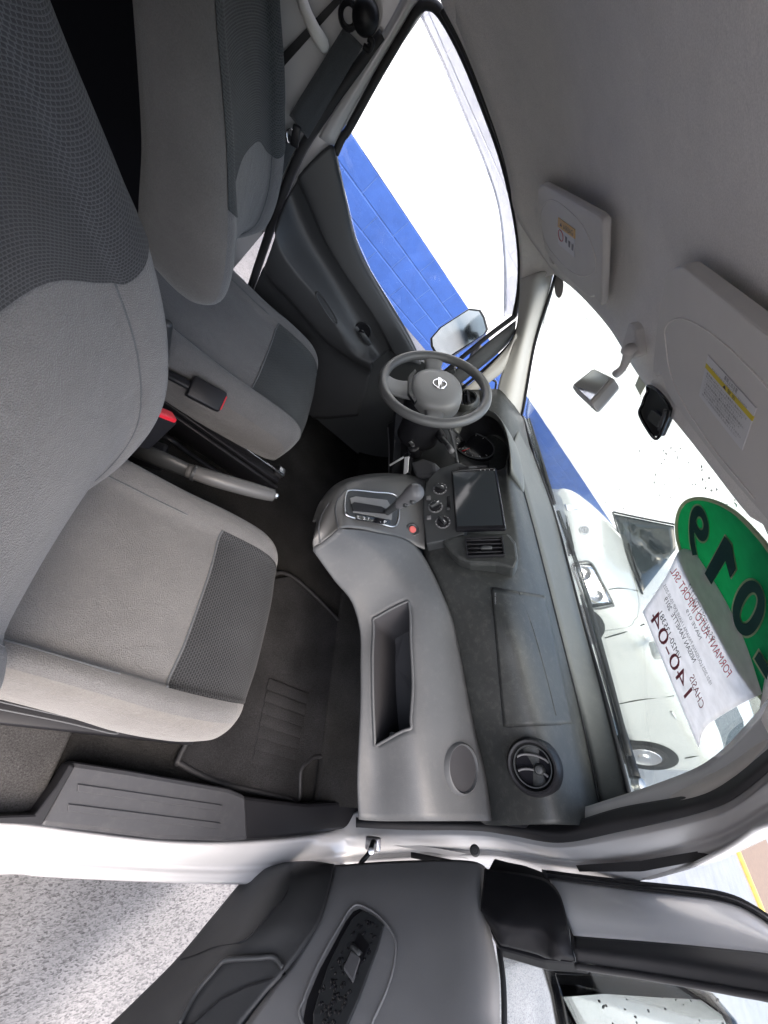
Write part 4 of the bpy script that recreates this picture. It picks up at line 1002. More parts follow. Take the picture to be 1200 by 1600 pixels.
def dome(nm, rx, ry, h0, h1, mat, e_=2.6, cy=0.0):
    prof = [(1.0, h0-.03), (1.0, h0), (.97, h0+(h1-h0)*.45), (.88, h0+(h1-h0)*.75), (.65, h0+(h1-h0)*.94), (.3, h1), (.02, h1)]
    G = []
    for s_, h in prof:
        row = []
        for k in range(48):
            t = 2*PI*k/48; c_, q = math.cos(t), math.sin(t)
            rr = (abs(c_)**e_+abs(q)**e_)**(-1/e_)
            row.append(SWp(rx*s_*rr*c_, cy+ry*s_*rr*q, h))
        G.append(row)
    return grid(nm, G, mat, sw_, 0, toward=sc_+sn, closed=True)
dome('hub', .100, .086, -.018, .012, M['wheel'], 2.3, .006)
dome('hub_lower', .095, .085, -.055, -.020, M['black'], 2.6, -.006)
tube('hub_seam', [SWp(.085*math.cos(a_), .006+.071*math.sin(a_), .0045) for a_ in [PI*(1.12+.76*k/10) for k in range(11)]], .0011, M['black'], sw_, 6)
plate('hub_insert', [SWp(x_, y_, -.0035) for x_, y_ in [(-.088, -.066), (-.045, -.088), (.045, -.088), (.088, -.066), (.075, -.058), (.035, -.074), (-.035, -.074), (-.075, -.058)]], M['black'], sw_, .012, .003, normal=tuple(sn))
em = lathe('emblem', [(.019, .0), (.0205, .003), (.0225, .003), (.024, 0)], SWp(0, .012, .0125), sn, M['chrome'], sw_, 36)
box('emblem_bar', SWp(0, .012, .0145), (.056, .011, .003), M['chrome'], em, frame_from(sr, sn), .001)
text('emblem_letters', 'NISSAN', lambda u, v: SWp(-.020+.040*u, .0095+.005*v, .0164), M['ink'], em)
tube('column', [SWp(0, 0, -.03), SWp(0, -.01, -.10), SWp(0, -.02, -.22)], [.05, .062, .075], M['black'], sw_, 24)
text('airbag_mark', 'SRS', lambda u, v: SWp(-.018+.016*u, -.105+.006*v, -.008), M['ink_gray'], sw_)
# stalk and ignition with key
st_ = thing('wiper_stalk', 'black column stalk beside the steering column', 'stalk', X(690, 685, .83))
tube('boot', [X(684, 676, .83), X(692, 686, .815)], [.018, .015], M['black'], st_, 16, n=6)
tube('lever', [X(690, 684, .815), X(700, 696, .80), X(704, 702, .795)], [.0085, .008, .009], M['panel'], st_, 14)
tube('tip', [X(701, 698, .798), X(706, 705, .79)], [.010, .009], M['gray_dark'], st_, 14, n=5)
ip = X(646, 697, .80); idr = (CAM-ip).normalized()
ig = thing('ignition_lock', 'round black ignition lock below the steering wheel', 'ignition lock', ip)
lathe('housing', [(.0, .012), (.011, .012), (.012, .008), (.017, .008), (.0235, .003), (.0255, -.05)], ip, (V((-.8, -.3, .4))), M['black'], ig, 36)
lathe('barrel', [(0, .0150), (.0085, .0145), (.0095, .011)], ip, (V((-.8, -.3, .4))), M['steel'], ig, 24)
ky = thing('van_key', 'metal key with pale plastic tag hanging from the ignition', 'key', ip)
box('key_blade', ip+V((-.022, -.010, .008)), (.022, .004, .012), M['steel'], ky, None, .001)
kr = X(637, 712, .775)
lathe('key_ring', [(.0105, -.0008), (.0115, .0008), (.0125, -.0008)], kr, (CAM-kr)+V((0, .3, .2)), M['chrome'], ky, 28)
plate('key_tag', [X(632, 714, .77), X(639, 713, .77), X(637, 737, .772), X(630, 742, .772)], M['sticker'], ky, .003, .001)
plate('key_card', [X(608, 726, .772), X(630, 713, .77), X(631, 715, .77), X(609, 728, .772)], M['sticker'], ky, .002)
# ================================================================== DRIVER DOOR (closed)
dd_ = thing('driver_door', 'closed dark trimmed driver door with window beside the wheel', 'car door', (.4, .72, 0))
dr_rows = [
    ([(526, 238), (540, 303), (557, 373), (580, 424), (615, 481), (640, 524), (660, 566)], .708),
    ([(514, 228), (533, 308), (549, 377), (572, 430), (606, 487), (631, 530), (652, 570)], .688),
    ([(470, 270), (492, 325), (512, 378), (538, 425), (570, 472), (596, 512), (620, 556)], .678),
    ([(463, 284), (480, 322), (500, 366), (522, 402), (556, 455), (586, 500), (609, 548)], .688),
    ([(450, 308), (466, 350), (488, 392), (514, 432), (542, 475), (568, 516), (594, 558)], .690),
    ([(434, 352), (447, 388), (472, 425), (500, 460), (533, 508), (560, 548), (585, 564)], .640),
    ([(428, 375), (438, 402), (460, 432), (486, 462), (522, 512), (550, 552), (580, 570)], .628),
    ([(414, 414), (428, 440), (452, 464), (478, 494), (512, 532), (546, 558), (580, 578)], .640),
    ([(408, 425), (422, 450), (445, 476), (472, 506), (506, 540), (540, 566), (578, 586)], .682),
    ([(384, 485), (392, 510), (410, 540), (440, 566), (478, 590), (520, 605), (572, 612)], .690),
    ([(360, 530), (365, 560), (385, 600), (415, 630), (450, 650), (500, 655), (560, 650)], .690)]
drows = [[Y(a_, b_, yy) for a_, b_ in r] for r, yy in dr_rows]
G = loft(drows, 61, 71, even=False)
dpn = grid('door_panel', G, M['door_dark'], dd_, .01)
TD = tree(dpn)
tube('sash_strip', [Y(a_, b_, .698) for a_, b_ in [(520, 232), (536, 305), (553, 375), (576, 427), (610, 485), (636, 528), (656, 568)]], .006, M['gray_dark'], dd_, 8, n=60)
# pull slot, handle recess and lever
hs = []
for k in range(24):
    t = 2*PI*k/24; c_, q = math.cos(t), math.sin(t)
    d_ = V((31, 49)).normalized(); e_ = V((-d_.y, d_.x))
    p = V((510.5, 481.5))+d_*(29*abs(c_)**.6*(1 if c_ > 0 else -1))+e_*(5.0*q)
    hs.append(hit(TD, p.x, p.y, .003))
tube('pull_slot_rim', hs, .003, M['door_dark'], dd_, 8, True, 70)
mesh('pull_slot', [p+(p-CAM).normalized()*.0015 for p in hs], [tuple(range(24))], M['black'], dd_, False)
hc_, hn_ = hitn(TD, 566, 518)
lathe('handle_recess', [(0, -.004), (.026, -.002), (.031, .002), (.034, 0)], hc_-ray(566, 518).normalized()*.006, V((0, -1, .15)), M['black'], dd_, 36)
hp0, hp1 = hit(TD, 562, 516, .018), hit(TD, 578, 538, .016)
tube('door_handle', [hp0, hp0.lerp(hp1, .5)+V((0, -.004, 0)), hp1], [.010, .012, .010], M['panel'], dd_, 12, sx=.6)
box('lock_tab', hit(TD, 565, 518, .024), (.016, .008, .018), M['gloss_black'], dd_, None, .003)
# window: seals, frame, glass, rain visor
wo = [(667, 8), (687, 23), (721, 83), (754, 167), (783, 250), (802, 333), (810, 396), (809, 450), (802, 490), (757, 522), (712, 556), (687, 579), (660, 570), (640, 525), (615, 481), (580, 424), (557, 373), (540, 303), (527, 255), (527, 235), (546, 200), (587, 125), (633, 46), (650, 18)]
gl_ = [Y(a_, b_, .712) for a_, b_ in wo]
plate('window_glass', gl_, M['glass'], dd_, .004)
seal = [Y(a_, b_, .706) for a_, b_ in [(524, 240), (535, 215), (546, 200), (587, 125), (633, 46), (650, 18), (667, 6), (689, 20), (723, 82), (757, 166), (786, 249), (805, 332), (813, 396), (812, 450), (804, 494)]]
tube('window_seal', seal, .010, M['rubber'], dd_, 10, n=120)
# white painted rear frame between two seals
fa = [Y(a_, b_, .702) for a_, b_ in [(640, -30), (610, 30), (565, 103), (522, 172), (498, 214)]]
fb = [Y(a_, b_, .702) for a_, b_ in [(660, -10), (632, 36), (585, 113), (542, 188), (522, 228)]]
grid('window_frame', loft([fa, [p.lerp(q, .5)+V((0, -.008, 0)) for p, q in zip(fa, fb)], fb], 20, 7), M['paint'], dd_, .006)
# front frame: black run, gray cover, black seal
tube('run_channel', [Y(a_, b_, .700) for a_, b_ in [(804, 494), (760, 527), (720, 560), (694, 582)]], .009, M['rubber'], dd_, 8)
ga = [Y(a_, b_, .694) for a_, b_ in [(806, 500), (765, 532), (727, 564), (700, 588)]]; gb = [Y(a_, b_, .690) for a_, b_ in [(805, 522), (785, 546), (748, 577), (712, 606)]]
grid('frame_cover', loft([ga, [p.lerp(q, .5)+V((-.004, -.010, 0)) for p, q in zip(ga, gb)], gb], 20, 7), M['gray'], dd_, .006)
tube('frame_seal', [Y(a_, b_, .682) for a_, b_ in [(690, 15), (725, 80), (760, 165), (789, 248), (808, 331), (816, 396), (815, 460), (808, 515), (790, 545), (753, 580), (715, 612), (690, 635)]], .006, M['rubber'], dd_, 10, n=120)
va = [Y(a_, b_, .735) for a_, b_ in [(667, 5), (687, 20), (721, 80), (754, 164), (783, 247), (803, 330), (811, 396), (809, 455), (803, 492)]]
vb = [Y(a_, b_, .735) for a_, b_ in [(655, 18), (667, 45), (692, 100), (725, 179), (758, 258), (779, 325), (787, 400), (788, 450), (787, 496)]]
grid('rain_visor', loft([va, [p.lerp(q, .5)+V((0, .012, 0)) for p, q in zip(va, vb)], vb], 40, 7), M['smoke'], dd_, .003)
plate('mirror_cover', [Y(*p, .690) for p in [(690, 585), (712, 575), (722, 600), (716, 640), (690, 640), (684, 605)]], M['panel'], dd_, .03, .008)
# outside mirror
mp_ = Y(716, 520, .97); mn_ = V((-.897, -.442, .046)).normalized()
def MM(px, py, o=0): return PL(px, py, mp_+mn_*o, mn_)
mo_ = [(676, 528), (690, 512), (732, 485), (748, 487), (754, 497), (759, 515), (755, 522), (702, 556), (684, 552), (677, 540)]
cM = V((sum(p[0] for p in mo_)/10, sum(p[1] for p in mo_)/10))
def bigger(k): return [tuple(cM+(V(p)-cM)*k) for p in mo_]
mh = [[MM(*p, .004) for p in bigger(1.0)], [MM(*p, .006) for p in bigger(1.07)], [MM(*p, -.03) for p in bigger(1.10)], [MM(*p, -.07)+V((.03, 0, 0)) for p in bigger(.8)], [MM(*p, -.08)+V((.04, 0, 0)) for p in bigger(.1)]]
hsg = grid('mirror_housing', mh, M['black'], dd_, 0, toward=mp_-V((1, 1, 0)), closed=True)
plate('mirror_glass', [MM(*p, .0045) for p in bigger(1.01)], M['mirror'], dd_, .003)
tube('mirror_arm', [MM(745, 545, -.05), Y(740, 560, .82), Y(722, 590, .73)], .025, M['black'], dd_, 12, sx=.7)

# seat belt at the left pillar
sb_ = thing('seat_belt', 'dark seat belt running down the white pillar behind the driver seat', 'seat belt', Y(470, 190, .70))
A_ = [Y(537, 42, .690), Y(500, 102, .690), Y(470, 150, .688), Y(452, 180, .69)]; B_ = [Y(567, 72, .690), Y(532, 132, .690), Y(502, 182, .688), Y(481, 217, .69)]
grid('strap', loft([A_, B_], 20, 4), M['dark_cloth'], sb_, .003)
A_ = [Y(447, 205, .690), Y(432, 240, .692), Y(424, 275, .695), Y(424, 300, .70)]; B_ = [Y(465, 224, .690), Y(447, 262, .692), Y(432, 295, .695), Y(424, 315, .70)]
grid('lower_strap', loft([A_, B_], 14, 4), M['dark_cloth'], sb_, .003)
an = Y(571, 26, .68)
lathe('anchor_cover', [(0, .022), (.015, .020), (.026, .012), (.03, 0), (.03, -.01)], an, (0, -1, .0), M['black'], sb_, 30)
lathe('guide_loop', [(.012, 0), (.016, .008), (.022, .006), (.024, 0)], Y(545, 24, .685), (0, -1, 0), M['black'], sb_, 26)
tube('guide_arm', [Y(575, 60, .68), Y(582, 66, .678), Y(577, 78, .68), Y(568, 72, .682)], .006, M['black'], sb_, 10)
box('tongue', Y(462, 213, .682), (.022, .012, .045), M['black'], sb_, Matrix.Rotation(-.5, 3, 'Y'), .004)
tube('latch_plate', [Y(448, 206, .68), Y(456, 202, .68), Y(459, 216, .68), Y(451, 223, .68)], .0022, M['chrome'], sb_, 8, True, 30)

# ================================================================== OPEN PASSENGER DOOR
od = thing('passenger_door', 'open front passenger door with gray trim, window switch and outside mirror', 'car door', DH+DD*.3)
def oo(px): return .02+.12*max(0, (px-800)/400)
rows = [
    [(520, 1352, .045), (600, 1346, .030), (690, 1343, .022), (735, 1345, .02), (752, 1350, .012), (762, 1358, .0)],
    [(512, 1385, .06), (590, 1385, .045), (680, 1385, .035), (728, 1388, .034), (750, 1395, .024), (757, 1402, .006)],
    [(495, 1440, .07), (570, 1445, .055), (670, 1445, .042), (727, 1448, .04), (755, 1455, .03), (768, 1460, .008)],
    [(460, 1500, .075), (550, 1510, .06), (660, 1515, .047), (728, 1518, .045), (762, 1520, .033), (779, 1521, .010)],
    [(420, 1550, .08), (530, 1570, .065), (650, 1580, .05), (728, 1582, .048), (764, 1582, .035), (781, 1582, .010)],
    [(370, 1620, .08), (510, 1650, .065), (640, 1660, .05), (728, 1662, .048), (764, 1662, .035), (780, 1662, .010)]]
rr_ = [[D(*p) for p in r] for r in rows]; rr_ += [[p+DD*e_+V((0, 0, .06*e_)) for p in rr_[-1]] for e_ in (.18, .36, .52)]
up_pan = grid('door_panel', loft(rr_, 50, 64, even=False), M['door_gray'], od, .02)
TO = tree(up_pan)
rows = [
    [(425, 1349, .06), (480, 1345, .07), (522, 1350, .055)],
    [(392, 1362, .085), (455, 1370, .115), (515, 1385, .07)],
    [(335, 1428, .095), (410, 1440, .125), (496, 1442, .08)],
    [(278, 1496, .10), (350, 1494, .125), (445, 1514, .085)],
    [(200, 1574, .10), (290, 1560, .12), (405, 1560, .085)],
    [(120, 1652, .10), (240, 1630, .115), (350, 1630, .085)]]
rr_ = [[D(*p) for p in r] for r in rows]; rr_ += [[p+DD*e_ for p in rr_[-1]] for e_ in (.16, .32, .46)]
low_pan = grid('armrest_panel', loft(rr_, 36, 64, even=False), M['door_dark'], od, .03)
TLp = tree(low_pan)
tube('panel_seam', [hit(TLp, *p, .001) for p in [(455, 1362), (448, 1395), (425, 1425), (398, 1455), (375, 1472), (335, 1480), (305, 1492), (282, 1499)]], .0014, M['black'], od, 6, n=60)
# grip recess
gp_ = [(334, 1518), (346, 1504), (360, 1499), (400, 1497), (428, 1496), (442, 1512), (446, 1520), (420, 1530), (384, 1541), (345, 1560), (300, 1600), (280, 1600), (306, 1552)]
TB = tree(low_pan, up_pan)
rim = [hit(TB, *p, .004) or D(*p, .12) for p in gp_]
cg = sum(rim, V())/len(rim)
inner = [cg+(p-cg)*.86-DNN*.04+V((0, 0, -.015)) for p in rim]
gr_ = grid('grip_recess', [rim, [p.lerp(q, .4)-DNN*.006 for p, q in zip(rim, inner)], inner], M['black'], od, 0, toward=cg+DNN, closed=True)
mesh('grip_floor', inner, [tuple(range(len(inner)))], M['door_dark'], gr_, False)
tube('grip_edge', [p-ray(600, 1500).normalized()*.001 for p in (rim[11:]+rim[:6])], .0045, M['door_dark'], od, 8, n=60)
plate('grip_divider', [D(*p, .085) for p in [(322, 1570), (330, 1540), (340, 1524), (352, 1518), (364, 1521), (382, 1541), (350, 1556)]], M['door_gray'], od, .01, .003)
# switch bezel
bz = [(560, 1414), (582, 1424), (600, 1440), (613, 1458), (618, 1475), (615, 1510), (604, 1548), (585, 1590), (560, 1640), (500, 1640), (469, 1588), (475, 1560), (495, 1512), (516, 1472), (535, 1440), (547, 1421)]
bzp = [hit(TO, *p, .004) or D(*p, .06) for p in bz]
bp_ = plate('switch_bezel', bzp, M['door_gray'], od, .008)
tube('bezel_edge', bzp, .0022, M['door_gray'], od, 8, True, 120)
gap = [(562, 1420), (575, 1426), (585, 1436), (560, 1480), (545, 1540), (530, 1640), (478, 1640), (474, 1592), (480, 1562), (500, 1514), (522, 1474), (540, 1440), (552, 1424)]
plate('switch_gap', [(hit(TO, *p, .0055) or D(*p, .062)) for p in gap], M['black'], od, .004)
swp = [(566, 1422), (584, 1430), (600, 1444), (590, 1480), (575, 1520), (560, 1560), (540, 1606), (528, 1640), (489, 1640), (489, 1582), (500, 1545), (512, 1508), (530, 1470), (549, 1436)]
sp_ = plate('switch_plate', [(hit(TO, *p, .0105) or D(*p, .07)) for p in swp], M['panel'], od, .006, .002)
rk = [(561, 1456), (577, 1476), (551, 1534), (536, 1511)]
plate('switch_well', [hit(TO, *p, .0125) for p in rk], M['black'], sp_, .003)
plate('window_switch', [hit(TO, *p, .017) for p in [(549, 1484), (563, 1496), (551, 1533), (536, 1511)]], M['gray_dark'], sp_, .006, .002)
tube('switch_hinge', [hit(TO, 550, 1478, .014), hit(TO, 563, 1492, .014)], .005, M['panel'], sp_, 10, n=4)
# sail cover over the mirror fixing
plate('sail_back', [D(*p, .005) for p in [(772, 1340), (795, 1346), (820, 1351), (850, 1362), (880, 1372), (900, 1440), (915, 1505), (850, 1500), (778, 1480), (752, 1425), (756, 1370)]], M['black'], od, .02, .004)
sa = [(757, 1357, .03), (800, 1362, .04), (835, 1368, .045), (858, 1377, .05), (875, 1398, .055), (884, 1430, .06), (889, 1460, .06), (899, 1502, .045)]
sbm = [(754, 1390, .035), (795, 1400, .05), (828, 1410, .056), (848, 1420, .06), (860, 1435, .062), (866, 1455, .062), (870, 1475, .058), (880, 1500, .045)]
sc2 = [(751, 1420, .035), (776, 1440, .046), (800, 1445, .05), (820, 1450, .052), (838, 1456, .052), (850, 1466, .05), (858, 1482, .046), (862, 1499, .04)]
sd2 = [(752, 1424, .02), (766, 1450, .02), (780, 1475, .02), (795, 1480, .02), (810, 1484, .02), (826, 1488, .02), (840, 1492, .02), (852, 1497, .02)]
grid('sail_cover', loft([[D(*p) for p in r] for r in (sa, sbm, sc2, sd2)], 40, 24), M['black'], od, .015)
# upper frame: outer seal, painted rail, black run channel
s1 = [(846, 1358), (920, 1369), (1000, 1381), (1060, 1386), (1112, 1392), (1150, 1402), (1180, 1416), (1210, 1436), (1260, 1475)]
s2 = [(856, 1369), (920, 1378), (1000, 1388), (1060, 1395), (1112, 1402), (1150, 1412), (1180, 1428), (1210, 1449), (1260, 1488)]
s3 = [(896, 1462), (945, 1466), (1000, 1470), (1060, 1475), (1112, 1480), (1150, 1484), (1180, 1487), (1210, 1491), (1260, 1497)]
s4 = [(900, 1503), (945, 1510), (1000, 1518), (1060, 1528), (1112, 1537), (1150, 1544), (1180, 1549), (1210, 1555), (1260, 1564)]
def DL(l, e=0.0): return [D(a_, b_, oo(a_)+e) for a_, b_ in l]
grid('frame_seal', loft([DL(s1, -.012), DL([((p[0]+q[0])/2, (p[1]+q[1])/2) for p, q in zip(s1, s2)], .004), DL(s2, -.004)], 50, 9), M['rubber'], od, .008)
m_ = [((p[0]+q[0])/2, (p[1]+q[1])/2) for p, q in zip(s2, s3)]
grid('frame_rail', loft([DL(s2, -.006), DL(m_, .006), DL(s3, .0)], 50, 12), M['paint'], od, .02)
m_ = [((p[0]+q[0])/2, (p[1]+q[1])/2) for p, q in zip(s3, s4)]
grid('run_channel', loft([DL(s3, .0), DL(m_, .010), DL(s4, -.004)], 50, 12), M['rubber'], od, .012)
tube('channel_lip', DL([(a_, b_+6) for a_, b_ in s4], -.008), .004, M['rubber'], od, 8, n=60)
tube('belt_seal', [D(779, 1478, -.004), D(786, 1530, -.004), D(788, 1600, -.004), D(786, 1680, -.004)], .005, M['rubber'], od, 8)
plate('window_glass', [D(*p, -.012) for p in [(776, 1470), (880, 1500), (1000, 1516), (1112, 1535), (1230, 1556), (1230, 1690), (776, 1720)]], M['glass'], od, .004)
# outer skin of the door
plate('outer_skin', [DH-DNN*.06+DD*a_+V((0, 0, b_)) for a_, b_ in [(.04, -.25), (.02, .3), (.0, .44), (.9, .54), (.95, .2), (.92, -.22)]], M['paint'], od, .01, normal=DNN)
# door mirror outside the glass
mi = [(849, 1513), (918, 1517), (1008, 1529), (1074, 1538), (1112, 1552), (1148, 1594), (1165, 1640), (1120, 1680), (900, 1680), (872, 1612), (862, 1556)]
mc_ = V((sum(p[0] for p in mi)/len(mi), sum(p[1] for p in mi)/len(mi)))
def MI(k, o): return [D(*(mc_+(V(p)-mc_)*k), o) for p in mi]
grid('mirror_housing', [MI(.86, -.12), MI(.90, -.112), MI(1.0, -.118), MI(1.02, -.16), MI(.8, -.24), MI(.1, -.25)], M['gloss_black'], od, 0, toward=CAM, closed=True, flip=None)
mg_ = [(877, 1558), (945, 1553), (1020, 1558), (1095, 1562), (1128, 1586), (1140, 1612), (1110, 1660), (905, 1660), (884, 1606)]
nT = V((-.98, .20, .05)).normalized(); gc_ = D(1000, 1590, -.118)
plate('mirror_glass', [PL(a_, b_, gc_, nT) for a_, b_ in mg_], M['mirror'], od, .003)
# rain drops
def drops(name, label, spots, parent_surface):
    vs = []; fs = []
    for p, n, r in spots:
        k0 = len(vs); R_ = frame_from(V((random.uniform(-1, 1), random.uniform(-1, 1), random.uniform(-1, 1))), n)
        el_ = random.uniform(1, 1.8)
        vs.append(p+n*r*.45)
        for ring, hh in ((.6, .36), (1.0, -.05)):
            for q in range(8):
                t = 2*PI*q/8; vs.append(p+R_@V((r*ring*math.cos(t)*el_, r*ring*math.sin(t), 0))+n*r*hh)
        for q in range(8):
            z_ = (q+1) % 8
            fs.append((k0, k0+1+q, k0+1+z_)); fs.append((k0+1+q, k0+9+q, k0+9+z_, k0+1+z_))
    o = mesh(name, vs, fs, M['water'], None); tag(o, label, 'water drops', None, 'stuff'); return o
mw_, t_, b_w = base('water'); b_w.inputs['Base Color'].default_value = (.012, .012, .014, 1); b_w.inputs['Roughness'].default_value = .08; b_w.inputs['Specular IOR Level'].default_value = .35
M['water'] = mw_
sp0 = []
random.seed(3)
while len(sp0) < 95:
    u, v = random.random(), random.random()**.8
    px_ = 500+95*u; py_ = 1430+170*v
    # keep inside the plate
    lim_r = 600-(py_-1445)*.46 if py_ > 1445 else 596; lim_l = 560-(py_-1425)*.52
    if not (max(lim_l, 492)+4 < px_ < lim_r-3): continue
    if 536 < px_ < 577 and 1460 < py_ < 1530 and abs((px_-556)+(py_-1495)*.45) < 12: continue
    h_ = hit(TO, px_, py_, .0108)
    if h_: sp0.append((h_, DNN, random.uniform(.0014, .0042)))
drops('switch_rain_drops', 'rain drops scattered on the window switch plate of the open door', sp0, None)
sp0 = []
for _ in range(18):
    px_, py_ = random.uniform(920, 1130), random.uniform(1556, 1600)
    sp0.append((PL(px_, py_, gc_+nT*.0012, nT), nT, random.uniform(.0008, .0018)))
drops('mirror_rain_drops', 'rain drops on the outside mirror of the open door', sp0, None)

sp0 = []
for _ in range(650):
    px_, py_ = random.uniform(890, 1180), random.uniform(470, 860)
    if random.random() > .25+.75*max(0, (px_-960)/200): continue
    p_ = W(px_, py_, -.006)
    sp0.append((p_, V((.48, 0, .87)), random.uniform(.0007, .0019)))
drops('windscreen_rain_drops', 'tiny rain drops on the outside of the windscreen', sp0, None)
# ================================================================== OVERHEAD
TH_ = tree(HL)
def visor(name, label, A, B, C3, outline, thick):
    n = (B-A).cross(C3-A).normalized()
    if n.dot(CAM-A) < 0: n.negate()
    t = thing(name, label, 'sun visor', PL(*outline[0], A, n), 'sun visors')
    f = lambda px, py, o=0.0: PL(px, py, A+n*o, n)
    plate('board', [f(*p) for p in outline], M['visor'], t, thick, .007)
    return t, f, n
v1, f1_, n1_ = visor('sun_visor', 'sun visor above the driver side with small orange airbag sticker', Y(842, 292, .55), Y(938, 345, .14), Y(939, 480, .17),
    [(840, 297), (842, 291), (848, 288), (890, 312), (933, 337), (940, 344), (942, 354), (941, 420), (939, 480), (933, 470), (928, 463), (921, 466), (912, 459), (873, 423), (858, 402), (846, 379), (840, 362)], .016)
tube('vanity_outline', [f1_(*p, .0004) for p in [(844, 342), (847, 325), (858, 313), (875, 318), (905, 345), (921, 373), (930, 402), (929, 424), (913, 432), (896, 427), (878, 412), (858, 388), (848, 365)]], .0011, M['headliner'], v1, 6, True, 90)
s1_ = plate('warning_sticker', [f1_(*p, .0012) for p in [(871, 354), (897.5, 373), (897, 402), (872, 381)]], M['sticker'], v1, .001)
plate('sticker_band', [f1_(*p, .0014) for p in [(872, 340), (898, 359), (898, 373.5), (871, 354)]], M['orange'], s1_, .001)
text('sticker_word', 'AIRBAG', lambda u, v: f1_(880+15*u-.3*v, 357+10.2*u-9.0*(v)*1.0+1.5, .0028), M['ink'], s1_)
mesh('warning_triangle', [f1_(874.5, 355-3.5+1, .0028), f1_(878, 357.2-2.5, .0028), f1_(876.4, 348, .0028)], [(0, 1, 2)], M['ink'], s1_, False)
tube('prohibition_ring', [f1_(876+3.6*math.cos(a_)+.4*math.sin(a_), 368+3*math.cos(a_)+8.5*math.sin(a_), .0026) for a_ in [2*PI*k/12 for k in range(12)]], .0008, M['ink_red'], s1_, 5, True, 40)
for a_, b_ in ((884, 374), (889, 381), (894, 386)):
    plate('sticker_pictogram', [f1_(a_-1, b_-5, .0026), f1_(a_+1.5, b_-3, .0026), f1_(a_+1, b_+6, .0026), f1_(a_-1.2, b_+4, .0026)], M['ink_gray'], s1_, .0005)
plate('hinge_clip', [f1_(*p, -.004) for p in [(846, 380), (860, 405), (864, 414), (860, 412), (847, 394)]], M['visor'], v1, .012, .003)
v2, f2_, n2_ = visor('sun_visor', 'sun visor nearest the camera with white Japanese label and yellow stripe', Z(1066, 417, 1.207), Z(1200, 527, 1.207), Z(1085, 676, 1.168),
    [(1040, 431), (1044, 424), (1052, 419), (1066, 417), (1095, 440), (1130, 469), (1200, 527), (1280, 594), (1280, 905), (1200, 815), (1130, 734), (1080, 668), (1047, 622), (1039, 602), (1034, 588), (1030, 583), (1025, 588), (1020, 582), (1021, 560), (1027, 500)], .016)
tube('vanity_outline', [f2_(*p, .0004) for p in [(1039, 530), (1039, 515), (1048, 502), (1066, 498), (1096, 511), (1130, 536), (1170, 574), (1210, 618)]], .0010, M['headliner'], v2, 6, n=60)
tube('vanity_outline', [f2_(*p, .0004) for p in [(1039, 524), (1046, 576), (1066, 626), (1100, 680), (1130, 720), (1180, 780)]], .0010, M['headliner'], v2, 6, n=60)
la, lb_, lc, ld = (1106, 555), (1181, 638), (1159, 704), (1092, 618)
def LBL(u, v, o=.0024):           # u along the label, v from its top edge down
    p = V(la).lerp(V(lb_), u).lerp(V(ld).lerp(V(lc), u), v); return f2_(p.x, p.y, o)
lab = plate('caution_label', [LBL(0, 0, .0012), LBL(1, 0, .0012), LBL(1, 1, .0012), LBL(0, 1, .0012)], M['sticker'], v2, .001)
plate('label_band', [LBL(0, .20, .0015), LBL(1, .20, .0015), LBL(1, .305, .0015), LBL(0, .305, .0015)], M['yellow'], lab, .001)
text('label_title', '車両上の注意', lambda u, v: LBL(.36+.27*u, .115-.085*v), M['ink'], lab)
text('label_subtitle', '安全のため必ずお読みください 取扱説明書', lambda u, v: LBL(.12+.74*u, .185-.035*v), M['ink_gray'], lab)
text('label_warning', '▲ 警 告', lambda u, v: LBL(.37+.26*u, .292-.075*v), M['ink'], lab)
jl = ['助手席にはベビーシートを後向きに取付けないこと', '死亡または重大な傷害を受けるおそれがあります', '・シートベルトを正しく着用すること', '・子供を助手席に乗せる場合は必ず座席を後ろへ', '・エアバッグ装置の上に物を置かないこと', '・前かがみの姿勢で座らないこと 火傷のおそれ', '・取付け取外しは販売会社へ相談してください', '詳しくは取扱説明書をお読みください']
for k, s_ in enumerate(jl):
    text('label_line', s_, lambda u, v, k=k: LBL(.05+(.86-.07*(k % 3))*u, .395+.073*k-.042*v), M['ink_gray'] if k % 3 else M['ink'], lab)
# interior mirror
rm = thing('rear_view_mirror', 'gray interior mirror on a bent arm at the windscreen header', 'mirror', hit(TH_, 992, 530) or Z(992, 530, 1.17))
mb = [W(a_, b_, .02) for a_, b_ in [(987, 508), (994, 512), (998, 520), (1001, 560), (986, 566), (972, 556), (980, 532)]]
plate('mount', [p+V((-.01, 0, -.004)) for p in mb], M['visor'], rm, .02, .005)
aa_ = W(985, 545, .05); mN = V((-.88, .42, -.15)).normalized(); mP = Y(925, 602, -.02)
def RM(px, py, o=0): return PL(px, py, mP+mN*o, mN)
tube('arm', [aa_, Y(979, 562, -.03), Y(972, 576, -.025), Y(962, 585, -.02)], [.011, .008, .007, .008], M['visor'], rm, 12)
fq = [(892, 602), (928, 574), (958, 588), (922, 629)]
hsz = [[RM(*p, 0) for p in fq], [RM(*p, -.006)+V((.012, -.004, 0)) for p in fq], [RM(*(V((925, 599))+(V(p)-V((925, 599)))*.8), -.02)+V((.03, -.012, 0)) for p in fq]]
hm = plate('housing', [RM(*p) for p in fq], M['visor'], rm, .03, .007)
plate('glass', [RM(*(V((925, 598.5))+(V(p)-V((925, 598.5)))*.86), .0015) for p in fq], M['mirror'], rm, .002)
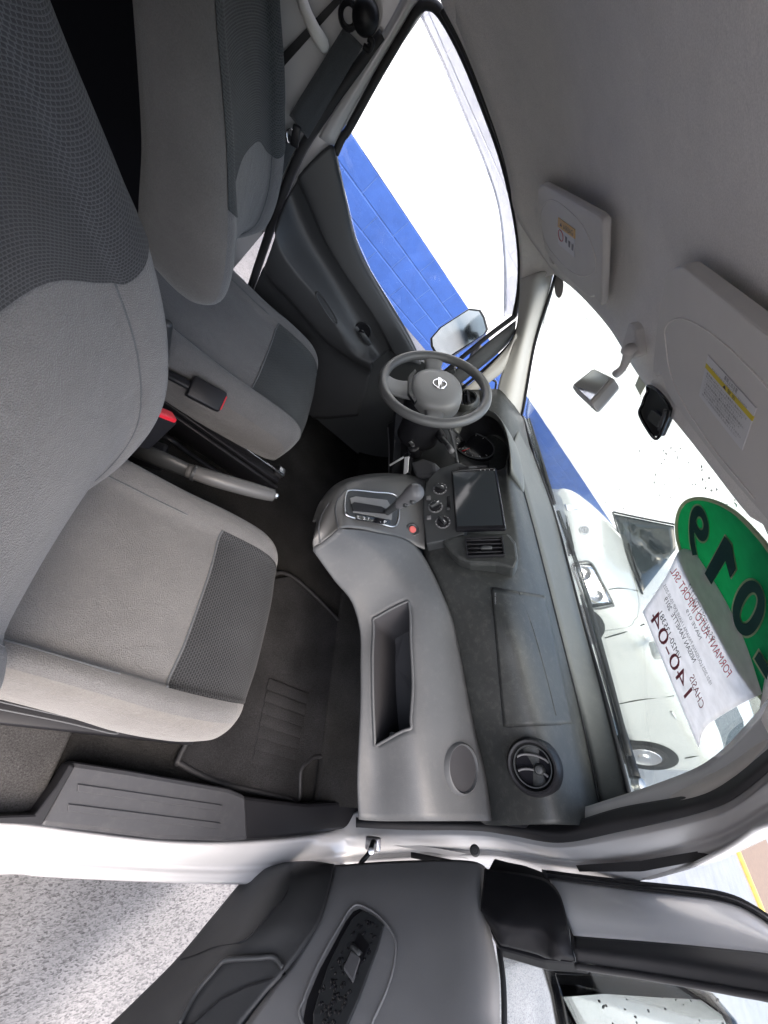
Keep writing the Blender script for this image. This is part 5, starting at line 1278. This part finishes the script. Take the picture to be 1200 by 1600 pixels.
# holder on the glass, pale sticker, round dot
hd = thing('windscreen_holder', 'empty black plastic holder stuck on the windscreen by the visor', 'holder', W(1022, 640, .02))
ho = [(1013, 603), (1030, 613), (1047, 638), (1040, 660), (1030, 682), (1020, 682), (1000, 648), (1004, 632), (1008, 620), (1012, 612)]
plate('tray', [W(a_, b_, .012) for a_, b_ in ho], M['black'], hd, .010, .002)
tube('tray_rim', [W(a_, b_, .016) for a_, b_ in ho], .0028, M['gloss_black'], hd, 8, True, 90)
plate('clamp', [W(a_, b_, .018) for a_, b_ in [(1010, 655), (1018, 640), (1032, 650), (1026, 668)]], M['panel'], hd, .006, .001)
tube('bracket_bar', [W(1040, 640, .018), W(1030, 672, .018)], .003, M['gray'], hd, 8)
tag(plate('inspection_sticker', [W(a_, b_, .004) for a_, b_ in [(1000, 583), (1010, 600), (1000, 618), (992, 602)]], flat('sticker_cream', (.55, .55, .42)), None, .001), 'small pale square sticker on the windscreen near the mirror', 'sticker')
M['film'] = flat('brown_film', (.30, .28, .26), .6)
tag(plate('round_sticker', [W(873+7*math.cos(a_), 446+19.5*math.sin(a_), .004) for a_ in [2*PI*k/24 for k in range(24)]], M['film'], None, .001), 'small round gray sticker high in the windscreen corner', 'sticker')

# green year oval and paper sheet on the windscreen
def translucent(name, col, k):
    m = bpy.data.materials.new(name); m.use_nodes = True; t = m.node_tree; t.nodes.clear()
    out = t.nodes.new('ShaderNodeOutputMaterial'); a_ = N(t, 'ShaderNodeBsdfDiffuse'); b_ = N(t, 'ShaderNodeBsdfTranslucent'); mx = N(t, 'ShaderNodeMixShader'); mx.inputs[0].default_value = k
    n = N(t, 'ShaderNodeTexNoise', Scale=14.0, Detail=6.0); r = ramp(t, n.outputs[0], [(.35, mul(col, .9)), (.65, col)])
    t.links.new(r.outputs[0], a_.inputs[0]); t.links.new(r.outputs[0], b_.inputs[0])
    t.links.new(a_.outputs[0], mx.inputs[1]); t.links.new(b_.outputs[0], mx.inputs[2]); t.links.new(mx.outputs[0], out.inputs[0]); return m
M['paper'] = translucent('white_paper', (.84, .83, .85), .62)
M['green'] = translucent('green_vinyl', (.05, .40, .20), .6)
M['digit'] = translucent('dark_green_vinyl', (.05, .12, .115), .4)
M['cream'] = translucent('cream_outline', (.50, .56, .40), .35)
paper_px = [(1060, 860), (1040, 900), (1004, 956), (1022, 1000), (1050, 1070), (1075, 1130), (1091, 1169), (1099, 1143), (1125, 1122), (1160, 1100), (1186, 1086), (1150, 1010), (1110, 930), (1080, 880)]
pp_ = thing('paper_notice', 'white paper with mirrored print taped to the windscreen below the green oval', 'paper', W(1060, 1000, .012))
def PW(px, py, o=0.0):            # the sheet sags a little off the glass
    sag = .012+.012*max(0, min(1, (1075-px)/80))
    return W(px, py, sag+o)
sheet = grid('sheet', loft([[PW(*p) for p in [(1004, 956), (1040, 902), (1062, 860), (1085, 862)]], [PW(*p) for p in [(1030, 1020), (1075, 960), (1110, 935), (1128, 930)]], [PW(*p) for p in [(1062, 1098), (1105, 1048), (1140, 1010), (1162, 1000)]], [PW(*p) for p in [(1091, 1168), (1103, 1136), (1150, 1104), (1190, 1084)]]], 24, 24), M['paper'], pp_, .0006)
def line(s_, a_, b_, h_, mat, up=(.66, -.75)):
    A, B, U = V(a_), V(b_), V(up)*h_
    text('print_line', s_, lambda u, v: (lambda p: PW(p.x, p.y, .0025))(A.lerp(B, u)+U*v), mat, pp_)
line('FORMANY AUTO IMPORT SRL', (1136, 1059), (1047, 893), 13, M['ink_red'])
line('R.S. AUTOS LTDA 17.17', (1111, 1003), (1072, 918), 10, M['ink_gray'])
line('NAVE 019', (1093, 1000), (1071, 955), 6, M['ink_gray'])
line('10.01.2025 LOUISIANA PANAMA I NAVE EXP 10-10-2025', (1109, 1071), (1036, 916), 6, M['ink_gray'])
line('NISSAN VANETTE  2019', (1083, 1036), (1037, 937), 8, M['ink'])
line('VM20-135381', (1059, 1033), (1029, 960), 9, M['ink'])
line('CHASIS', (1094, 1109), (1077, 1060), 11, M['ink_maroon'])
line('140-04', (1070, 1092), (1015, 966), 20, M['ink_maroon'])
gv = thing('year_sticker', 'green oval sticker with mirrored year digits at the top of the windscreen', 'sticker', W(1130, 900, .008))
ge = [(1057, 815), (1061, 797), (1070, 784), (1085, 778), (1103, 779), (1125, 786), (1150, 801), (1175, 825), (1200, 855), (1225, 895), (1250, 960), (1262, 1040), (1255, 1100), (1235, 1120), (1210, 1112), (1187, 1088), (1160, 1050), (1135, 1007), (1112, 965), (1093, 930), (1077, 898), (1064, 862), (1058, 838)]
def oval(k, o): 
    c_ = V((1160, 950)); return [W(*(c_+(V(p)-c_)*k), o) for p in ge]
tube('border', oval(.992, .0078), .0028, M['cream'], gv, 8, True, 140)
plate('face', oval(.983, .0075), M['green'], gv, .0008)
def digit(ch, c_, adv, up):
    c_, adv, up = V(c_), V(adv), V(up)
    place = lambda e_: (lambda u, v: (lambda p: W(p.x, p.y, e_))(c_+adv*(u-.5)+up*(v-.5)))
    text('digit_outline', ch, place(.0105), M['cream'], gv, .045, 1.0, 8)
    text('digit', ch, place(.0130), M['digit'], gv, .02, 1.0, 8)
digit('9', (1090, 828), (-22, -38), (21, -62))
one = [(1132, 838), (1142, 851), (1149, 889), (1140.5, 903), (1133, 876), (1111, 913), (1101, 896)]
oc = V((1126, 880))
plate('digit_outline', [W(*(oc+(V(p)-oc)*1.06+(V(p)-oc).normalized()*1.2), .0105) for p in one], M['cream'], gv, .0005)
plate('digit', [W(*p, .0130) for p in one], M['digit'], gv, .0005)
digit('0', (1171, 948), (-30, -48), (36, -66))
digit('2', (1216, 1022), (-30, -50), (40, -66))
